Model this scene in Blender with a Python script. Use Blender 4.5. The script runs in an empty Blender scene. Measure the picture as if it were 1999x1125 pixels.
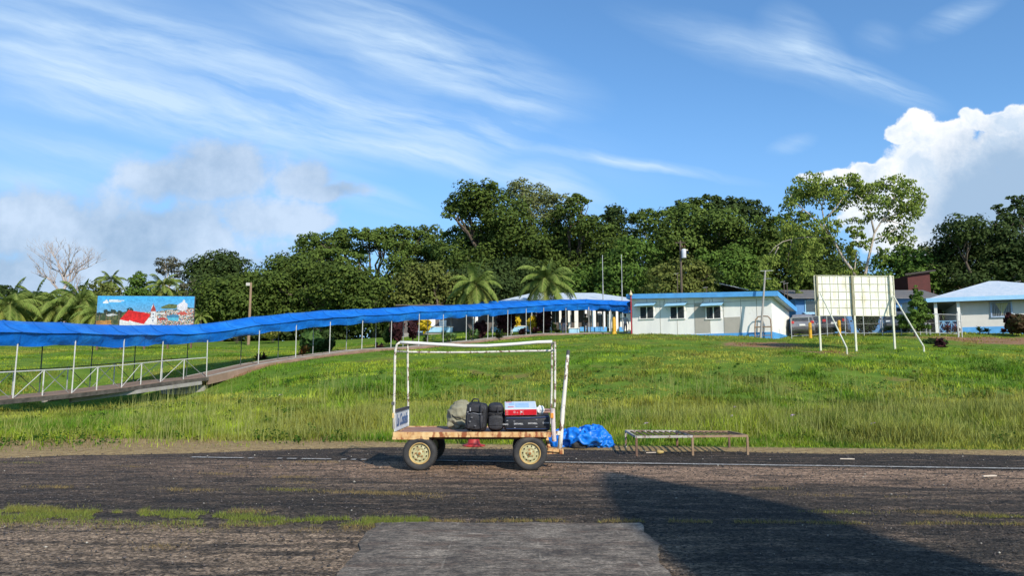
import bpy, math, random
import numpy as np
from mathutils import Vector, Matrix
R = math.radians
random.seed(7); rng = np.random.default_rng(7)
SC = bpy.context.scene
COL = SC.collection

# ------------------------------------------------------------------ camera
F = 1482.0; PITCH = R(7.0); CAMH = 1.5
cam = bpy.data.cameras.new('camera'); co = bpy.data.objects.new('camera', cam); COL.objects.link(co)
co.location = (0, 0, CAMH); co.rotation_euler = (R(90)+PITCH, 0, 0)
cam.sensor_width = 36; cam.lens = 36*F/1999.0; cam.clip_start = 0.05; cam.clip_end = 6000
SC.camera = co
def ray(u, v):
    dx = (u-999.5)/F; dy = (562.5-v)/F
    return Vector((dx, math.cos(PITCH)-math.sin(PITCH)*dy, math.sin(PITCH)+math.cos(PITCH)*dy))
def P(u, v, D):
    d = ray(u, v); return Vector((0, 0, CAMH)) + d*(D/d.y)
def G(u, v):                       # point on flat tarmac
    d = ray(u, v); return Vector((0, 0, CAMH)) + d*(-CAMH/d.z)

# ------------------------------------------------------------------ world, sun, exposure
SUN_EL = R(32); az = Vector((0.47, -0.883)).normalized()
sun_dir = Vector((az.x*math.cos(SUN_EL), az.y*math.cos(SUN_EL), math.sin(SUN_EL)))
sl = bpy.data.lights.new('sun', 'SUN'); so = bpy.data.objects.new('sun', sl); COL.objects.link(so)
sl.energy = 4.8; sl.angle = R(0.9); sl.color = (1.0, 0.92, 0.79)
so.rotation_euler = (-sun_dir).to_track_quat('-Z', 'Y').to_euler()
SC.view_settings.view_transform = 'Standard'; SC.view_settings.look = 'None'
SC.view_settings.exposure = 0.15; SC.view_settings.gamma = 1.0; SC.view_settings.use_curve_mapping = False
W = bpy.data.worlds.new('World'); SC.world = W; W.use_nodes = True
wt = W.node_tree; wn = wt.nodes; wl = wt.links; wn.clear()
def N(t, typ, **kw):
    n = t.nodes.new(typ)
    for k, v in kw.items(): setattr(n, k, v)
    return n
def M(t, op, a, b=None, c=None, clamp=False):
    n = t.nodes.new('ShaderNodeMath'); n.operation = op; n.use_clamp = clamp
    for i, s in enumerate((a, b, c)):
        if s is None: continue
        if isinstance(s, (int, float)): n.inputs[i].default_value = s
        else: t.links.new(s, n.inputs[i])
    return n.outputs[0]
def build_world():
    out = N(wt, 'ShaderNodeOutputWorld'); bg = N(wt, 'ShaderNodeBackground')
    sky = N(wt, 'ShaderNodeTexSky'); sky.sky_type = 'NISHITA'; sky.sun_disc = False
    sky.sun_elevation = SUN_EL; sky.sun_rotation = math.atan2(az.x, az.y)
    sky.air_density = 1.0; sky.dust_density = 0.4; sky.ozone_density = 3.0; sky.altitude = 0
    tc = N(wt, 'ShaderNodeTexCoord'); sx = N(wt, 'ShaderNodeSeparateXYZ'); wl.new(tc.outputs['Generated'], sx.inputs[0])
    ym = M(wt, 'MAXIMUM', sx.outputs[1], 0.12)
    a = M(wt, 'DIVIDE', sx.outputs[0], ym); b = M(wt, 'DIVIDE', sx.outputs[2], ym)
    cv = N(wt, 'ShaderNodeCombineXYZ'); wl.new(a, cv.inputs[0]); wl.new(b, cv.inputs[1])
    # warp
    def noise(vec, scale, detail=6, rough=.55, dist=0.0):
        n = N(wt, 'ShaderNodeTexNoise'); n.inputs['Scale'].default_value = scale
        n.inputs['Detail'].default_value = detail; n.inputs['Roughness'].default_value = rough
        n.inputs['Distortion'].default_value = dist
        wl.new(vec, n.inputs['Vector']); return n
    def warp(vec, scale, amt, detail=4):
        n = noise(vec, scale, detail)
        s = N(wt, 'ShaderNodeVectorMath', operation='SUBTRACT'); wl.new(n.outputs['Color'], s.inputs[0]); s.inputs[1].default_value = (.5, .5, .5)
        m = N(wt, 'ShaderNodeVectorMath', operation='SCALE'); wl.new(s.outputs[0], m.inputs[0]); m.inputs['Scale'].default_value = amt
        ad = N(wt, 'ShaderNodeVectorMath', operation='ADD'); wl.new(vec, ad.inputs[0]); wl.new(m.outputs[0], ad.inputs[1])
        cx = N(wt, 'ShaderNodeSeparateXYZ'); wl.new(ad.outputs[0], cx.inputs[0])
        c2 = N(wt, 'ShaderNodeCombineXYZ'); wl.new(cx.outputs[0], c2.inputs[0]); wl.new(cx.outputs[1], c2.inputs[1])
        return c2.outputs[0]
    def ab(u, v): d = ray(u, v); return (d.x/d.y, d.z/d.y)
    def ell(vec, u, v, hl, hw, ang):
        x, y = ab(u, v); mp = N(wt, 'ShaderNodeMapping'); mp.vector_type = 'TEXTURE'
        mp.inputs['Location'].default_value = (x, y, 0); mp.inputs['Rotation'].default_value = (0, 0, R(ang))
        mp.inputs['Scale'].default_value = (hl/F, hw/F, 1); wl.new(vec, mp.inputs[0])
        g = N(wt, 'ShaderNodeTexGradient'); g.gradient_type = 'SPHERICAL'; wl.new(mp.outputs[0], g.inputs[0]); return g.outputs['Fac']
    w1 = warp(cv.outputs[0], 3.2, .055, 5)
    tot = None
    for (u, v, hl, hw, an, s) in [(800,80,400,85,-19,.9),(300,210,470,62,-16,.95),(750,290,330,34,-13,.75),(720,228,340,34,-12,.8),(985,245,120,60,20,.55),
            (120,215,240,22,-10,.5),(160,300,300,34,-10,.6),(680,378,170,28,-17,.7),(1225,320,270,13,-9,.85),(1500,110,330,50,-19,.45),(1560,85,110,62,-40,.55),
            (1690,150,170,32,-21,.8),(1880,28,110,32,22,.55),(1545,290,50,18,15,.4),(100,60,340,130,-15,.6),(1090,368,120,36,-18,.85),(380,100,300,60,-14,.35),
            (1720,70,60,36,0,.25),(900,160,260,50,-16,.35),(500,160,500,140,-14,.35),(800,250,500,90,-12,.3),(60,350,260,40,-6,.45)]:
        e = ell(w1, u, v, hl*1.15, hw*1.25, an)
        e = M(wt, 'MULTIPLY', M(wt, 'POWER', e, 1.15), s)
        tot = e if tot is None else M(wt, 'ADD', tot, e)
    mp = N(wt, 'ShaderNodeMapping'); mp.vector_type = 'TEXTURE'; wl.new(w1, mp.inputs[0]); mp.inputs['Rotation'].default_value = (0, 0, R(-16)); mp.inputs['Scale'].default_value = (.62, .085, 1)
    fib = noise(mp.outputs[0], 2.2, 9, .6, .25)
    fr = N(wt, 'ShaderNodeMapRange'); wl.new(fib.outputs['Fac'], fr.inputs[0]); fr.inputs[1].default_value = .36; fr.inputs[2].default_value = .66; fr.inputs[3].default_value = .2; fr.inputs[4].default_value = 1.5
    cir = M(wt, 'MULTIPLY', tot, fr.outputs[0], clamp=True)
    cir = M(wt, 'MULTIPLY', cir, .84)
    # base sky slightly deeper blue
    tint = N(wt, 'ShaderNodeMix', data_type='RGBA', blend_type='MULTIPLY'); tint.inputs[0].default_value = 1
    wl.new(sky.outputs[0], tint.inputs[6]); tint.inputs[7].default_value = SKY_TINT
    def mixc(f, c1, c2):
        m = N(wt, 'ShaderNodeMix', data_type='RGBA')
        if isinstance(f, float): m.inputs[0].default_value = f
        else: wl.new(f, m.inputs[0])
        for i, c in ((6, c1), (7, c2)):
            if isinstance(c, tuple): m.inputs[i].default_value = c
            else: wl.new(c, m.inputs[i])
        return m.outputs[2]
    def rgb(r, g, b_): k = 1/WSTR; return (r*k, g*k, b_*k, 1)
    hz_ = N(wt, 'ShaderNodeMapRange', interpolation_type='SMOOTHSTEP'); wl.new(b, hz_.inputs[0]); hz_.inputs[1].default_value = .42; hz_.inputs[2].default_value = .0
    base = mixc(M(wt, 'MULTIPLY', hz_.outputs[0], .75), tint.outputs[2], rgb(.26, .47, .82))
    lf = N(wt, 'ShaderNodeMapRange', interpolation_type='SMOOTHSTEP'); wl.new(a, lf.inputs[0]); lf.inputs[1].default_value = .0; lf.inputs[2].default_value = -.75
    base = mixc(M(wt, 'MULTIPLY', lf.outputs[0], .35), base, rgb(.34, .50, .74))
    col = mixc(cir, base, rgb(.60, .77, .95))
    # low grey-lilac cumulus on the left
    w2 = warp(cv.outputs[0], 9, .045, 6)
    def group(vec, L, K_=1.):
        m = None
        for (u, v, a_, b_) in L:
            e = ell(vec, u, v, a_*K_, b_*K_, 0); m = e if m is None else M(wt, 'MAXIMUM', m, e)
        return m
    gl = group(w2, [(420,335,150,72),(330,350,110,60),(590,350,75,48),(515,425,150,62),(110,450,260,95),(370,450,150,70),(230,510,420,80),(640,370,90,22),(20,540,300,70),(250,450,300,60),(600,430,70,30)], 1.35)
    bn = noise(cv.outputs[0], 16, 8, .6)
    gl2 = M(wt, 'ADD', gl, M(wt, 'MULTIPLY', M(wt, 'SUBTRACT', bn.outputs['Fac'], .5), 1.5))
    r1 = N(wt, 'ShaderNodeMapRange', interpolation_type='SMOOTHSTEP'); wl.new(gl2, r1.inputs[0]); r1.inputs[1].default_value = .10; r1.inputs[2].default_value = .62
    bn2 = noise(cv.outputs[0], 8, 7, .6)
    bq = N(wt, 'ShaderNodeMapRange'); wl.new(bn2.outputs['Fac'], bq.inputs[0]); bq.inputs[1].default_value = .36; bq.inputs[2].default_value = .64
    gc = mixc(bq.outputs[0], rgb(.33, .45, .61), rgb(.60, .71, .86))
    ml = N(wt, 'ShaderNodeMapRange'); wl.new(gl, ml.inputs[0]); ml.inputs[1].default_value = .0; ml.inputs[2].default_value = .10
    col = mixc(M(wt, 'MULTIPLY', M(wt, 'MULTIPLY', r1.outputs[0], ml.outputs[0]), .85), col, gc)
    # bright towering cumulus on the right
    w3 = warp(warp(cv.outputs[0], 9, .035, 3), 34, .022, 5)
    gr = group(w3, [(1790,238,44,30),(1765,262,40,30),(1810,265,50,40),(1862,262,50,34),(1900,236,44,30),(1935,242,50,30),(1985,236,60,36),(2030,240,60,40),(1850,330,150,90),(1735,335,50,36),(1690,332,44,26),(1645,345,60,20),(1600,352,50,12),(1940,440,260,170),(1760,420,150,110),(2000,300,110,80),(1950,290,70,50)])
    gr2 = M(wt, 'ADD', gr, M(wt, 'MULTIPLY', M(wt, 'SUBTRACT', noise(cv.outputs[0], 34, 9, .6).outputs['Fac'], .5), .6))
    r2 = N(wt, 'ShaderNodeMapRange', interpolation_type='SMOOTHSTEP'); wl.new(gr2, r2.inputs[0]); r2.inputs[1].default_value = .08; r2.inputs[2].default_value = .30
    shd = ell(w3, 2080, 500, 400, 320, -35)
    r3 = N(wt, 'ShaderNodeMapRange', interpolation_type='SMOOTHSTEP'); wl.new(M(wt, 'ADD', shd, M(wt, 'MULTIPLY', M(wt, 'SUBTRACT', bn.outputs['Fac'], .5), .45)), r3.inputs[0]); r3.inputs[1].default_value = .12; r3.inputs[2].default_value = .42
    bm_ = N(wt, 'ShaderNodeMapRange'); wl.new(noise(w3, 16, 7, .6).outputs['Fac'], bm_.inputs[0]); bm_.inputs[1].default_value = .38; bm_.inputs[2].default_value = .58
    body = mixc(bm_.outputs[0], rgb(.62, .73, .86), rgb(.98, .99, 1.0))
    edge = N(wt, 'ShaderNodeMapRange'); wl.new(gr2, edge.inputs[0]); edge.inputs[1].default_value = .1; edge.inputs[2].default_value = .4
    body = mixc(edge.outputs[0], rgb(1.0, 1.0, 1.0), body)
    cc = mixc(r3.outputs[0], body, rgb(.36, .50, .68))
    ms = N(wt, 'ShaderNodeMapRange'); wl.new(gr, ms.inputs[0]); ms.inputs[1].default_value = .0; ms.inputs[2].default_value = .06
    col = mixc(M(wt, 'MULTIPLY', M(wt, 'MULTIPLY', r2.outputs[0], ms.outputs[0]), .95), col, cc)
    wl.new(col, bg.inputs['Color']); bg.inputs['Strength'].default_value = WSTR
    wl.new(bg.outputs[0], out.inputs[0])
WSTR = 0.125; SKY_TINT = (.90, 1.24, 1.44, 1)
build_world()

# ------------------------------------------------------------------ materials
MATS = {}
def principled(name):
    m = bpy.data.materials.new(name); m.use_nodes = True; t = m.node_tree; t.nodes.clear()
    o = t.nodes.new('ShaderNodeOutputMaterial'); p = t.nodes.new('ShaderNodeBsdfPrincipled'); t.links.new(p.outputs[0], o.inputs[0])
    return m, t, p, o
def mixn(t, f, c1, c2, blend='MIX'):
    m = t.nodes.new('ShaderNodeMix'); m.data_type = 'RGBA'; m.blend_type = blend
    if isinstance(f, (int, float)): m.inputs[0].default_value = f
    else: t.links.new(f, m.inputs[0])
    for i, c in ((6, c1), (7, c2)):
        if isinstance(c, tuple): m.inputs[i].default_value = c if len(c) == 4 else (*c, 1)
        else: t.links.new(c, m.inputs[i])
    return m.outputs[2]
def noisen(t, vec, scale, detail=5, rough=.55, dist=0.):
    n = t.nodes.new('ShaderNodeTexNoise'); n.inputs['Scale'].default_value = scale; n.inputs['Detail'].default_value = detail
    n.inputs['Roughness'].default_value = rough; n.inputs['Distortion'].default_value = dist
    if vec is not None: t.links.new(vec, n.inputs['Vector'])
    return n.outputs['Fac']
def rng_n(t, f, a, b, c=0., d=1., smooth=False):
    n = t.nodes.new('ShaderNodeMapRange')
    if smooth: n.interpolation_type = 'SMOOTHSTEP'
    t.links.new(f, n.inputs[0])
    for i, v in enumerate((a, b, c, d)): n.inputs[i+1].default_value = v
    return n.outputs[0]
def mapn(t, vec, scale=(1,1,1), rot=(0,0,0), loc=(0,0,0)):
    m = t.nodes.new('ShaderNodeMapping'); t.links.new(vec, m.inputs[0]); m.inputs['Scale'].default_value = scale
    m.inputs['Rotation'].default_value = rot; m.inputs['Location'].default_value = loc; return m.outputs[0]
def bumpn(t, p, h, strength=.3, dist=.02):
    b = t.nodes.new('ShaderNodeBump'); b.inputs['Strength'].default_value = strength; b.inputs['Distance'].default_value = dist
    t.links.new(h, b.inputs['Height']); t.links.new(b.outputs[0], p.inputs['Normal'])
def mat(name, c1=None, c2=None, scale=4., rough=.7, metal=0., bump=.15, bscale=None, stain=None, sthr=(.55,.7), sscale=3., stretch=(1,1,1), spec=.4, bdist=.01):
    if name in MATS: return MATS[name]
    m, t, p, o = principled(name)
    tc = t.nodes.new('ShaderNodeTexCoord'); v = tc.outputs['Object']
    c2 = c2 or tuple(x*.75 for x in c1)
    sv = mapn(t, v, stretch)
    n = noisen(t, sv, scale, 6, .6)
    c = mixn(t, rng_n(t, n, .35, .65), c1, c2)
    if stain:
        s = rng_n(t, noisen(t, mapn(t, v, stretch, loc=(3,5,1)), sscale, 8, .65), sthr[0], sthr[1])
        c = mixn(t, s, c, stain)
    t.links.new(c, p.inputs['Base Color']); p.inputs['Roughness'].default_value = rough; p.inputs['Metallic'].default_value = metal
    p.inputs['Specular IOR Level'].default_value = spec
    if bump: bumpn(t, p, noisen(t, v, bscale or scale*6, 5, .6), bump, bdist)
    MATS[name] = m; return m
def attr_mat(name, rough=.6, trans=0., spec=.3, var=0.):
    if name in MATS: return MATS[name]
    m, t, p, o = principled(name)
    a = t.nodes.new('ShaderNodeAttribute'); a.attribute_name = 'col'
    t.links.new(a.outputs['Color'], p.inputs['Base Color']); p.inputs['Roughness'].default_value = rough
    p.inputs['Specular IOR Level'].default_value = spec
    if trans:
        tr = t.nodes.new('ShaderNodeBsdfTranslucent'); t.links.new(a.outputs['Color'], tr.inputs[0])
        mx = t.nodes.new('ShaderNodeMixShader'); mx.inputs[0].default_value = trans
        t.links.new(p.outputs[0], mx.inputs[1]); t.links.new(tr.outputs[0], mx.inputs[2]); t.links.new(mx.outputs[0], o.inputs[0])
    MATS[name] = m; return m

white_peel = mat('white_peeling_paint', (.66,.63,.55), (.52,.49,.40), 6, .55, stain=(.15,.085,.05), sthr=(.51,.58), sscale=11)
white_post = mat('white_post_paint', (.54,.54,.51), (.40,.40,.37), 3, .5, stain=(.22,.17,.12), sthr=(.62,.7), sscale=2)
rust_cream = mat('rusty_cream_steel', (.66,.46,.22), (.50,.27,.10), 9, .7, stain=(.25,.075,.025), sthr=(.50,.58), sscale=9, bump=.4, stretch=(1,1,.45))
rust_bed = mat('rusty_bed_steel', (.24,.115,.08), (.33,.20,.15), 3, .8, stain=(.42,.34,.28), sthr=(.56,.68), sscale=2.5, bump=.4)
rust_dark = mat('dark_rusty_steel', (.10,.06,.045), (.18,.10,.06), 8, .8, bump=.4)
rubber = mat('tyre_rubber', (.022,.022,.024), (.04,.038,.036), 14, .75, stain=(.09,.08,.07), sthr=(.55,.8), sscale=5)
rim_paint = mat('rim_cream_paint', (.42,.40,.22), (.34,.31,.16), 8, .5, stain=(.30,.15,.05), sthr=(.55,.66), sscale=12)
rim_edge = mat('rim_edge_rust', (.48,.35,.13), (.36,.22,.08), 10, .6)
hole_dark = mat('rim_hole_dark', (.012,.012,.01), None, 4, .9)
black_fab = mat('black_nylon', (.012,.012,.014), (.022,.022,.026), 20, .55, bump=.6, bscale=60)
black_fab2 = mat('black_nylon_worn', (.016,.016,.019), (.030,.030,.036), 12, .6, bump=.6, bscale=40)
olive_fab = mat('olive_canvas', (.27,.255,.18), (.19,.18,.125), 5, .85, bump=.6, bscale=30)
case_fab = mat('black_suitcase_fabric', (.016,.018,.024), (.010,.011,.014), 10, .5, bump=.4)
blue_tarp = mat('blue_tarpaulin', (.003,.135,.55), (.002,.11,.46), 1.2, .42, bump=1., bscale=3, stain=(.014,.19,.60), sthr=(.48,.66), sscale=.8, spec=.45, bdist=.06)
blue_tarp_heap = mat('blue_tarpaulin_crumpled', (.005,.13,.56), (.007,.18,.64), 5, .4, bump=.8, bscale=14)
red_pl = mat('red_plastic', (.42,.03,.025), (.33,.03,.03), 4, .5)
box_red = mat('red_carton', (.62,.015,.03), (.50,.012,.02), 4, .45, bump=.05)
box_white = mat('white_carton', (.70,.72,.75), (.62,.66,.72), 3, .35, bump=.05)
box_blue = mat('pale_blue_print', (.25,.42,.66), (.36,.52,.72), 8, .3, bump=.05)
paper_w = mat('white_paper', (.8,.8,.78), None, 4, .7)
cardb = mat('pinkish_cardboard', (.42,.24,.19), (.36,.2,.16), 6, .8)
text_w = mat('pale_lettering', (.55,.55,.56), None, 4, .6, bump=0)
text_b = mat('blue_lettering', (.05,.10,.22), (.07,.13,.27), 4, .6, bump=0)
board_w = mat('white_board_paint', (.56,.58,.60), (.48,.50,.52), 5, .6, stain=(.36,.34,.30), sthr=(.6,.7))
grey_dark = mat('dark_grey_metal', (.08,.08,.09), None, 5, .6)
orange_rf = mat('amber_bracket', (.65,.25,.03), (.5,.2,.04), 5, .5)
hut_wall = mat('weathered_white_wall', (.84,.81,.75), (.73,.71,.67), 1.2, .8, stain=(.34,.33,.30), sthr=(.60,.80), sscale=1.6, stretch=(1,1,.35))
hut_patch = mat('bare_board_panel', (.42,.385,.33), (.38,.35,.30), 2, .8)
sky_blue = mat('light_blue_paint', (.10,.36,.72), (.08,.29,.60), 2, .55, stain=(.36,.46,.52), sthr=(.62,.78), sscale=4)
pale_blue = mat('pale_blue_sheet', (.32,.56,.72), (.26,.48,.64), 3, .5)
roof_pale = mat('pale_blue_roofing', (.50,.55,.60), (.40,.48,.56), 2, .6, stain=(.58,.62,.66), sthr=(.5,.65), sscale=5, bump=.5)
glass_dark = mat('dark_louvre_glass', (.025,.03,.035), (.045,.05,.055), 6, .15, spec=.6)
concrete = mat('weathered_concrete', (.30,.285,.26), (.22,.20,.18), 2, .85, bump=.4)
path_mat = mat('muddy_concrete_path', (.26,.175,.125), (.17,.115,.08), 1.5, .9, bump=.4)
board_cream = mat('stained_white_panel', (.76,.76,.66), (.68,.69,.58), 2.4, .7, stain=(.44,.36,.19), sthr=(.50,.80), sscale=2.4, stretch=(2.2,2.2,.5))
post_cream = mat('cream_post_paint', (.62,.62,.50), (.52,.51,.38), 3, .6, stain=(.34,.26,.12), sthr=(.6,.72))
post_olive = mat('stained_batten', (.30,.28,.17), (.22,.20,.12), 3, .7)
galv = mat('galvanised_steel', (.40,.41,.40), (.30,.31,.30), 8, .45, metal=.3)
wood_pole = mat('weathered_timber', (.30,.20,.13), (.22,.145,.09), 3, .85, stretch=(4,4,.5))
grey_pole = mat('grey_timber_pole', (.36,.34,.31), (.28,.26,.24), 3, .85)
yellow_p = mat('yellow_paint', (.66,.36,.02), (.52,.27,.02), 5, .6)
red_p = mat('red_paint', (.36,.035,.045), (.28,.03,.04), 4, .6)
red_wall = mat('dark_red_wall', (.09,.020,.018), (.065,.016,.014), 2, .8)
lawn_y = mat('curtain_yellow', (.50,.48,.24), (.42,.40,.2), 5, .9)
bark = mat('brown_bark', (.13,.10,.075), (.08,.06,.045), 2, .95, bump=.6, stretch=(3,3,.6))
bark_pale = mat('pale_bark', (.46,.40,.33), (.34,.28,.22), 1.5, .9, bump=.3, stain=(.16,.12,.09), sthr=(.58,.7), sscale=1.2)
bark_white = mat('bleached_bark', (.42,.36,.33), (.32,.27,.25), 2, .9, bump=.3)
skin_m = mat('skin', (.25,.13,.085), None, 5, .6)
hair_m = mat('dark_hair', (.01,.008,.007), None, 5, .7)
tin = mat('corrugated_tin', (.45,.47,.50), (.36,.37,.39), 2, .4, metal=.3, stain=(.22,.12,.07), sthr=(.62,.75))
brass = mat('yellow_brush_head', (.45,.33,.12), (.35,.25,.08), 8, .6)
lath = mat('bleached_lath', (.62,.52,.42), None, 8, .8)

# ------------------------------------------------------------------ mesh helpers
class MB:
    def __init__(s): s.v = []; s.f = []; s.m = []
    def add(s, vs, fs, mi=0):
        o = len(s.v); s.v += [tuple(x) for x in vs]; s.f += [tuple(i+o for i in f) for f in fs]; s.m += [mi]*len(fs)
    def box(s, c, d, mi=0, M_=None):
        hx, hy, hz = d[0]/2, d[1]/2, d[2]/2
        vs = [Vector((c[0]+x*hx, c[1]+y*hy, c[2]+z*hz)) for x in (-1,1) for y in (-1,1) for z in (-1,1)]
        if M_ is not None: vs = [M_ @ v for v in vs]
        s.add(vs, [(0,1,3,2),(4,6,7,5),(0,4,5,1),(2,3,7,6),(0,2,6,4),(1,5,7,3)], mi)
    def bevbox(s, c, d, b=.03, mi=0, M_=None, seg=2, bulge=0.):
        import bmesh
        bm = bmesh.new(); bmesh.ops.create_cube(bm, size=1)
        for v in bm.verts: v.co = Vector((v.co.x*d[0], v.co.y*d[1], v.co.z*d[2]))
        bmesh.ops.bevel(bm, geom=bm.edges[:], offset=b, segments=seg, affect='EDGES', profile=.5)
        if bulge:
            bmesh.ops.subdivide_edges(bm, edges=[e for e in bm.edges if e.calc_length() > min(d)*.5], cuts=3, use_grid_fill=True)
            for v in bm.verts:
                f = [1-(2*abs(v.co[i])/d[i])**2 for i in range(3)]
                v.co += Vector([v.co[i]/d[i]*2*bulge*max(0, f[(i+1) % 3])*max(0, f[(i+2) % 3]) for i in range(3)])
        bm.verts.index_update()
        vs = [v.co+Vector(c) for v in bm.verts]
        if M_ is not None: vs = [M_ @ v for v in vs]
        s.add(vs, [[v.index for v in f.verts] for f in bm.faces], mi); bm.free()
    def tube(s, pts, r, seg=8, mi=0, cap=True):
        pts = [Vector(p) for p in pts]; n = len(pts); rs = r if isinstance(r, (list, tuple)) else [r]*n
        vs = []; up = Vector((0,0,1)); pu = None
        for i, p in enumerate(pts):
            t = (pts[min(i+1, n-1)]-pts[max(i-1, 0)]).normalized()
            if pu is None:
                a = Vector((0,1,0)) if abs(t.z) > .9 else up
                pu = t.cross(a).normalized()
            else: pu = (pu-t*pu.dot(t)).normalized()
            w = t.cross(pu)
            for k in range(seg):
                an = 2*math.pi*k/seg; vs.append(p+(pu*math.cos(an)+w*math.sin(an))*rs[i])
        fs = [(i*seg+k, i*seg+(k+1) % seg, (i+1)*seg+(k+1) % seg, (i+1)*seg+k) for i in range(n-1) for k in range(seg)]
        if cap: fs += [tuple(range(seg))[::-1], tuple((n-1)*seg+k for k in range(seg))]
        s.add(vs, fs, mi)
    def bar(s, a, b, w, h=None, mi=0, up=Vector((0,0,1))):
        a = Vector(a); b = Vector(b); h = h or w; t = (b-a).normalized()
        if abs(t.dot(up)) > .95: up = Vector((0,1,0))
        x = t.cross(up).normalized()*w/2; y = x.cross(t).normalized()*h/2
        vs = [a-x-y, a+x-y, a+x+y, a-x+y, b-x-y, b+x-y, b+x+y, b-x+y]
        s.add(vs, [(3,2,1,0),(4,5,6,7),(0,1,5,4),(1,2,6,5),(2,3,7,6),(3,0,4,7)], mi)
    def lathe(s, prof, c, axis='z', seg=32, mi=0, closed=False):
        vs = []; 
        for (r, h) in prof:
            for k in range(seg):
                a = 2*math.pi*k/seg; x, y = r*math.cos(a), r*math.sin(a)
                vs.append(Vector((x, y, h)) if axis == 'z' else (Vector((x, h, y)) if axis == 'y' else Vector((h, x, y))))
        vs = [v+Vector(c) for v in vs]
        n = len(prof); fs = [(i*seg+k, i*seg+(k+1) % seg, ((i+1) % n)*seg+(k+1) % seg, ((i+1) % n)*seg+k) for i in range(n if closed else n-1) for k in range(seg)]
        s.add(vs, fs, mi)
    def prism(s, poly, y0, y1, mi=0, fn=None):       # polygon in xz extruded in y
        n = len(poly); vs = [Vector((x, y0, z)) for x, z in poly]+[Vector((x, y1, z)) for x, z in poly]
        if fn: vs = [fn(v) for v in vs]
        s.add(vs, [tuple(range(n)), tuple(range(n, 2*n))[::-1]]+[(i, i+n, (i+1) % n+n, (i+1) % n) for i in range(n)], mi)
    def build(s, name, mats, parent=None, smooth=False, auto=False, loc=None):
        me = bpy.data.meshes.new(name); vs = s.v
        if loc is not None: vs = [(x-loc[0], y-loc[1], z-loc[2]) for x, y, z in vs]
        me.from_pydata(vs, [], s.f); me.update()
        import bmesh
        bm = bmesh.new(); bm.from_mesh(me); bmesh.ops.recalc_face_normals(bm, faces=bm.faces); bm.to_mesh(me); bm.free()
        mats = mats if isinstance(mats, (list, tuple)) else [mats]
        for m in mats: me.materials.append(m)
        me.polygons.foreach_set('material_index', s.m)
        if smooth: me.polygons.foreach_set('use_smooth', [True]*len(me.polygons))
        if auto: me.set_sharp_from_angle(angle=R(40)) if hasattr(me, 'set_sharp_from_angle') else None
        o = bpy.data.objects.new(name, me); COL.objects.link(o)
        if parent: o.parent = parent
        if loc is not None: o.location = loc
        return o
def tag(o, label=None, cat=None, group=None, kind=None):
    if label: o['label'] = label
    if cat: o['category'] = cat
    if group: o['group'] = group
    if kind: o['kind'] = kind
    return o
def thing(name, label, cat, loc=(0,0,0), rz=0., group=None):
    o = bpy.data.objects.new(name, None); COL.objects.link(o); o.location = loc; o.rotation_euler = (0,0,rz); o.empty_display_size = .2
    return tag(o, label, cat, group)
def fast_mesh(name, V, Fq, mats, cols=None, parent=None, loops=4, smooth=False):
    """V (n,3) array, Fq (m,k) index array, cols (m,3) per-face colours"""
    me = bpy.data.meshes.new(name); nf = len(Fq); k = Fq.shape[1]
    me.vertices.add(len(V)); me.vertices.foreach_set('co', V.astype(np.float32).ravel())
    me.loops.add(nf*k); me.loops.foreach_set('vertex_index', Fq.astype(np.int32).ravel())
    me.polygons.add(nf); me.polygons.foreach_set('loop_start', np.arange(0, nf*k, k, dtype=np.int32))
    me.polygons.foreach_set('loop_total', np.full(nf, k, dtype=np.int32))
    if smooth: me.polygons.foreach_set('use_smooth', np.ones(nf, dtype=bool))
    me.update(calc_edges=True)
    if cols is not None:
        a = me.color_attributes.new('col', 'FLOAT_COLOR', 'CORNER')
        c = np.ones((nf*k, 4), np.float32); c[:, :3] = np.repeat(cols, k, axis=0); a.data.foreach_set('color', c.ravel())
    for m in (mats if isinstance(mats, (list, tuple)) else [mats]): me.materials.append(m)
    o = bpy.data.objects.new(name, me); COL.objects.link(o)
    if parent: o.parent = parent
    return o
def text_mesh(name, txt, size, m, parent, matrix, extrude=.002, shear=0., spacing=1.0, bold=0.):
    c = bpy.data.curves.new('t', 'FONT'); c.body = txt; c.size = size; c.extrude = extrude; c.shear = shear; c.align_x = 'CENTER'; c.align_y = 'CENTER'
    c.space_character = spacing; c.offset = bold
    o = bpy.data.objects.new('t', c); COL.objects.link(o)
    dg = bpy.context.evaluated_depsgraph_get(); me = bpy.data.meshes.new_from_object(o.evaluated_get(dg))
    bpy.data.objects.remove(o); bpy.data.curves.remove(c)
    me.transform(matrix); me.materials.clear(); me.materials.append(m)
    n = bpy.data.objects.new(name, me); COL.objects.link(n); n.parent = parent
    return n
# smooth value noise in numpy
_perm = rng.random((256, 256))
def vnoise(x, y, s=1.0):
    x = np.asarray(x)*s+1000.; y = np.asarray(y)*s+1000.
    xi = np.floor(x).astype(int); yi = np.floor(y).astype(int); fx = x-xi; fy = y-yi
    fx = fx*fx*(3-2*fx); fy = fy*fy*(3-2*fy)
    g = lambda a, b: _perm[a % 256, b % 256]
    return (g(xi, yi)*(1-fx)+g(xi+1, yi)*fx)*(1-fy)+(g(xi, yi+1)*(1-fx)+g(xi+1, yi+1)*fx)*fy
def fbm(x, y, s=1., o=4):
    t = 0; a = .5
    for i in range(o): t = t+a*vnoise(x+17*i, y-11*i, s); s *= 2.03; a *= .5
    return t/(1-.5**o)

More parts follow.
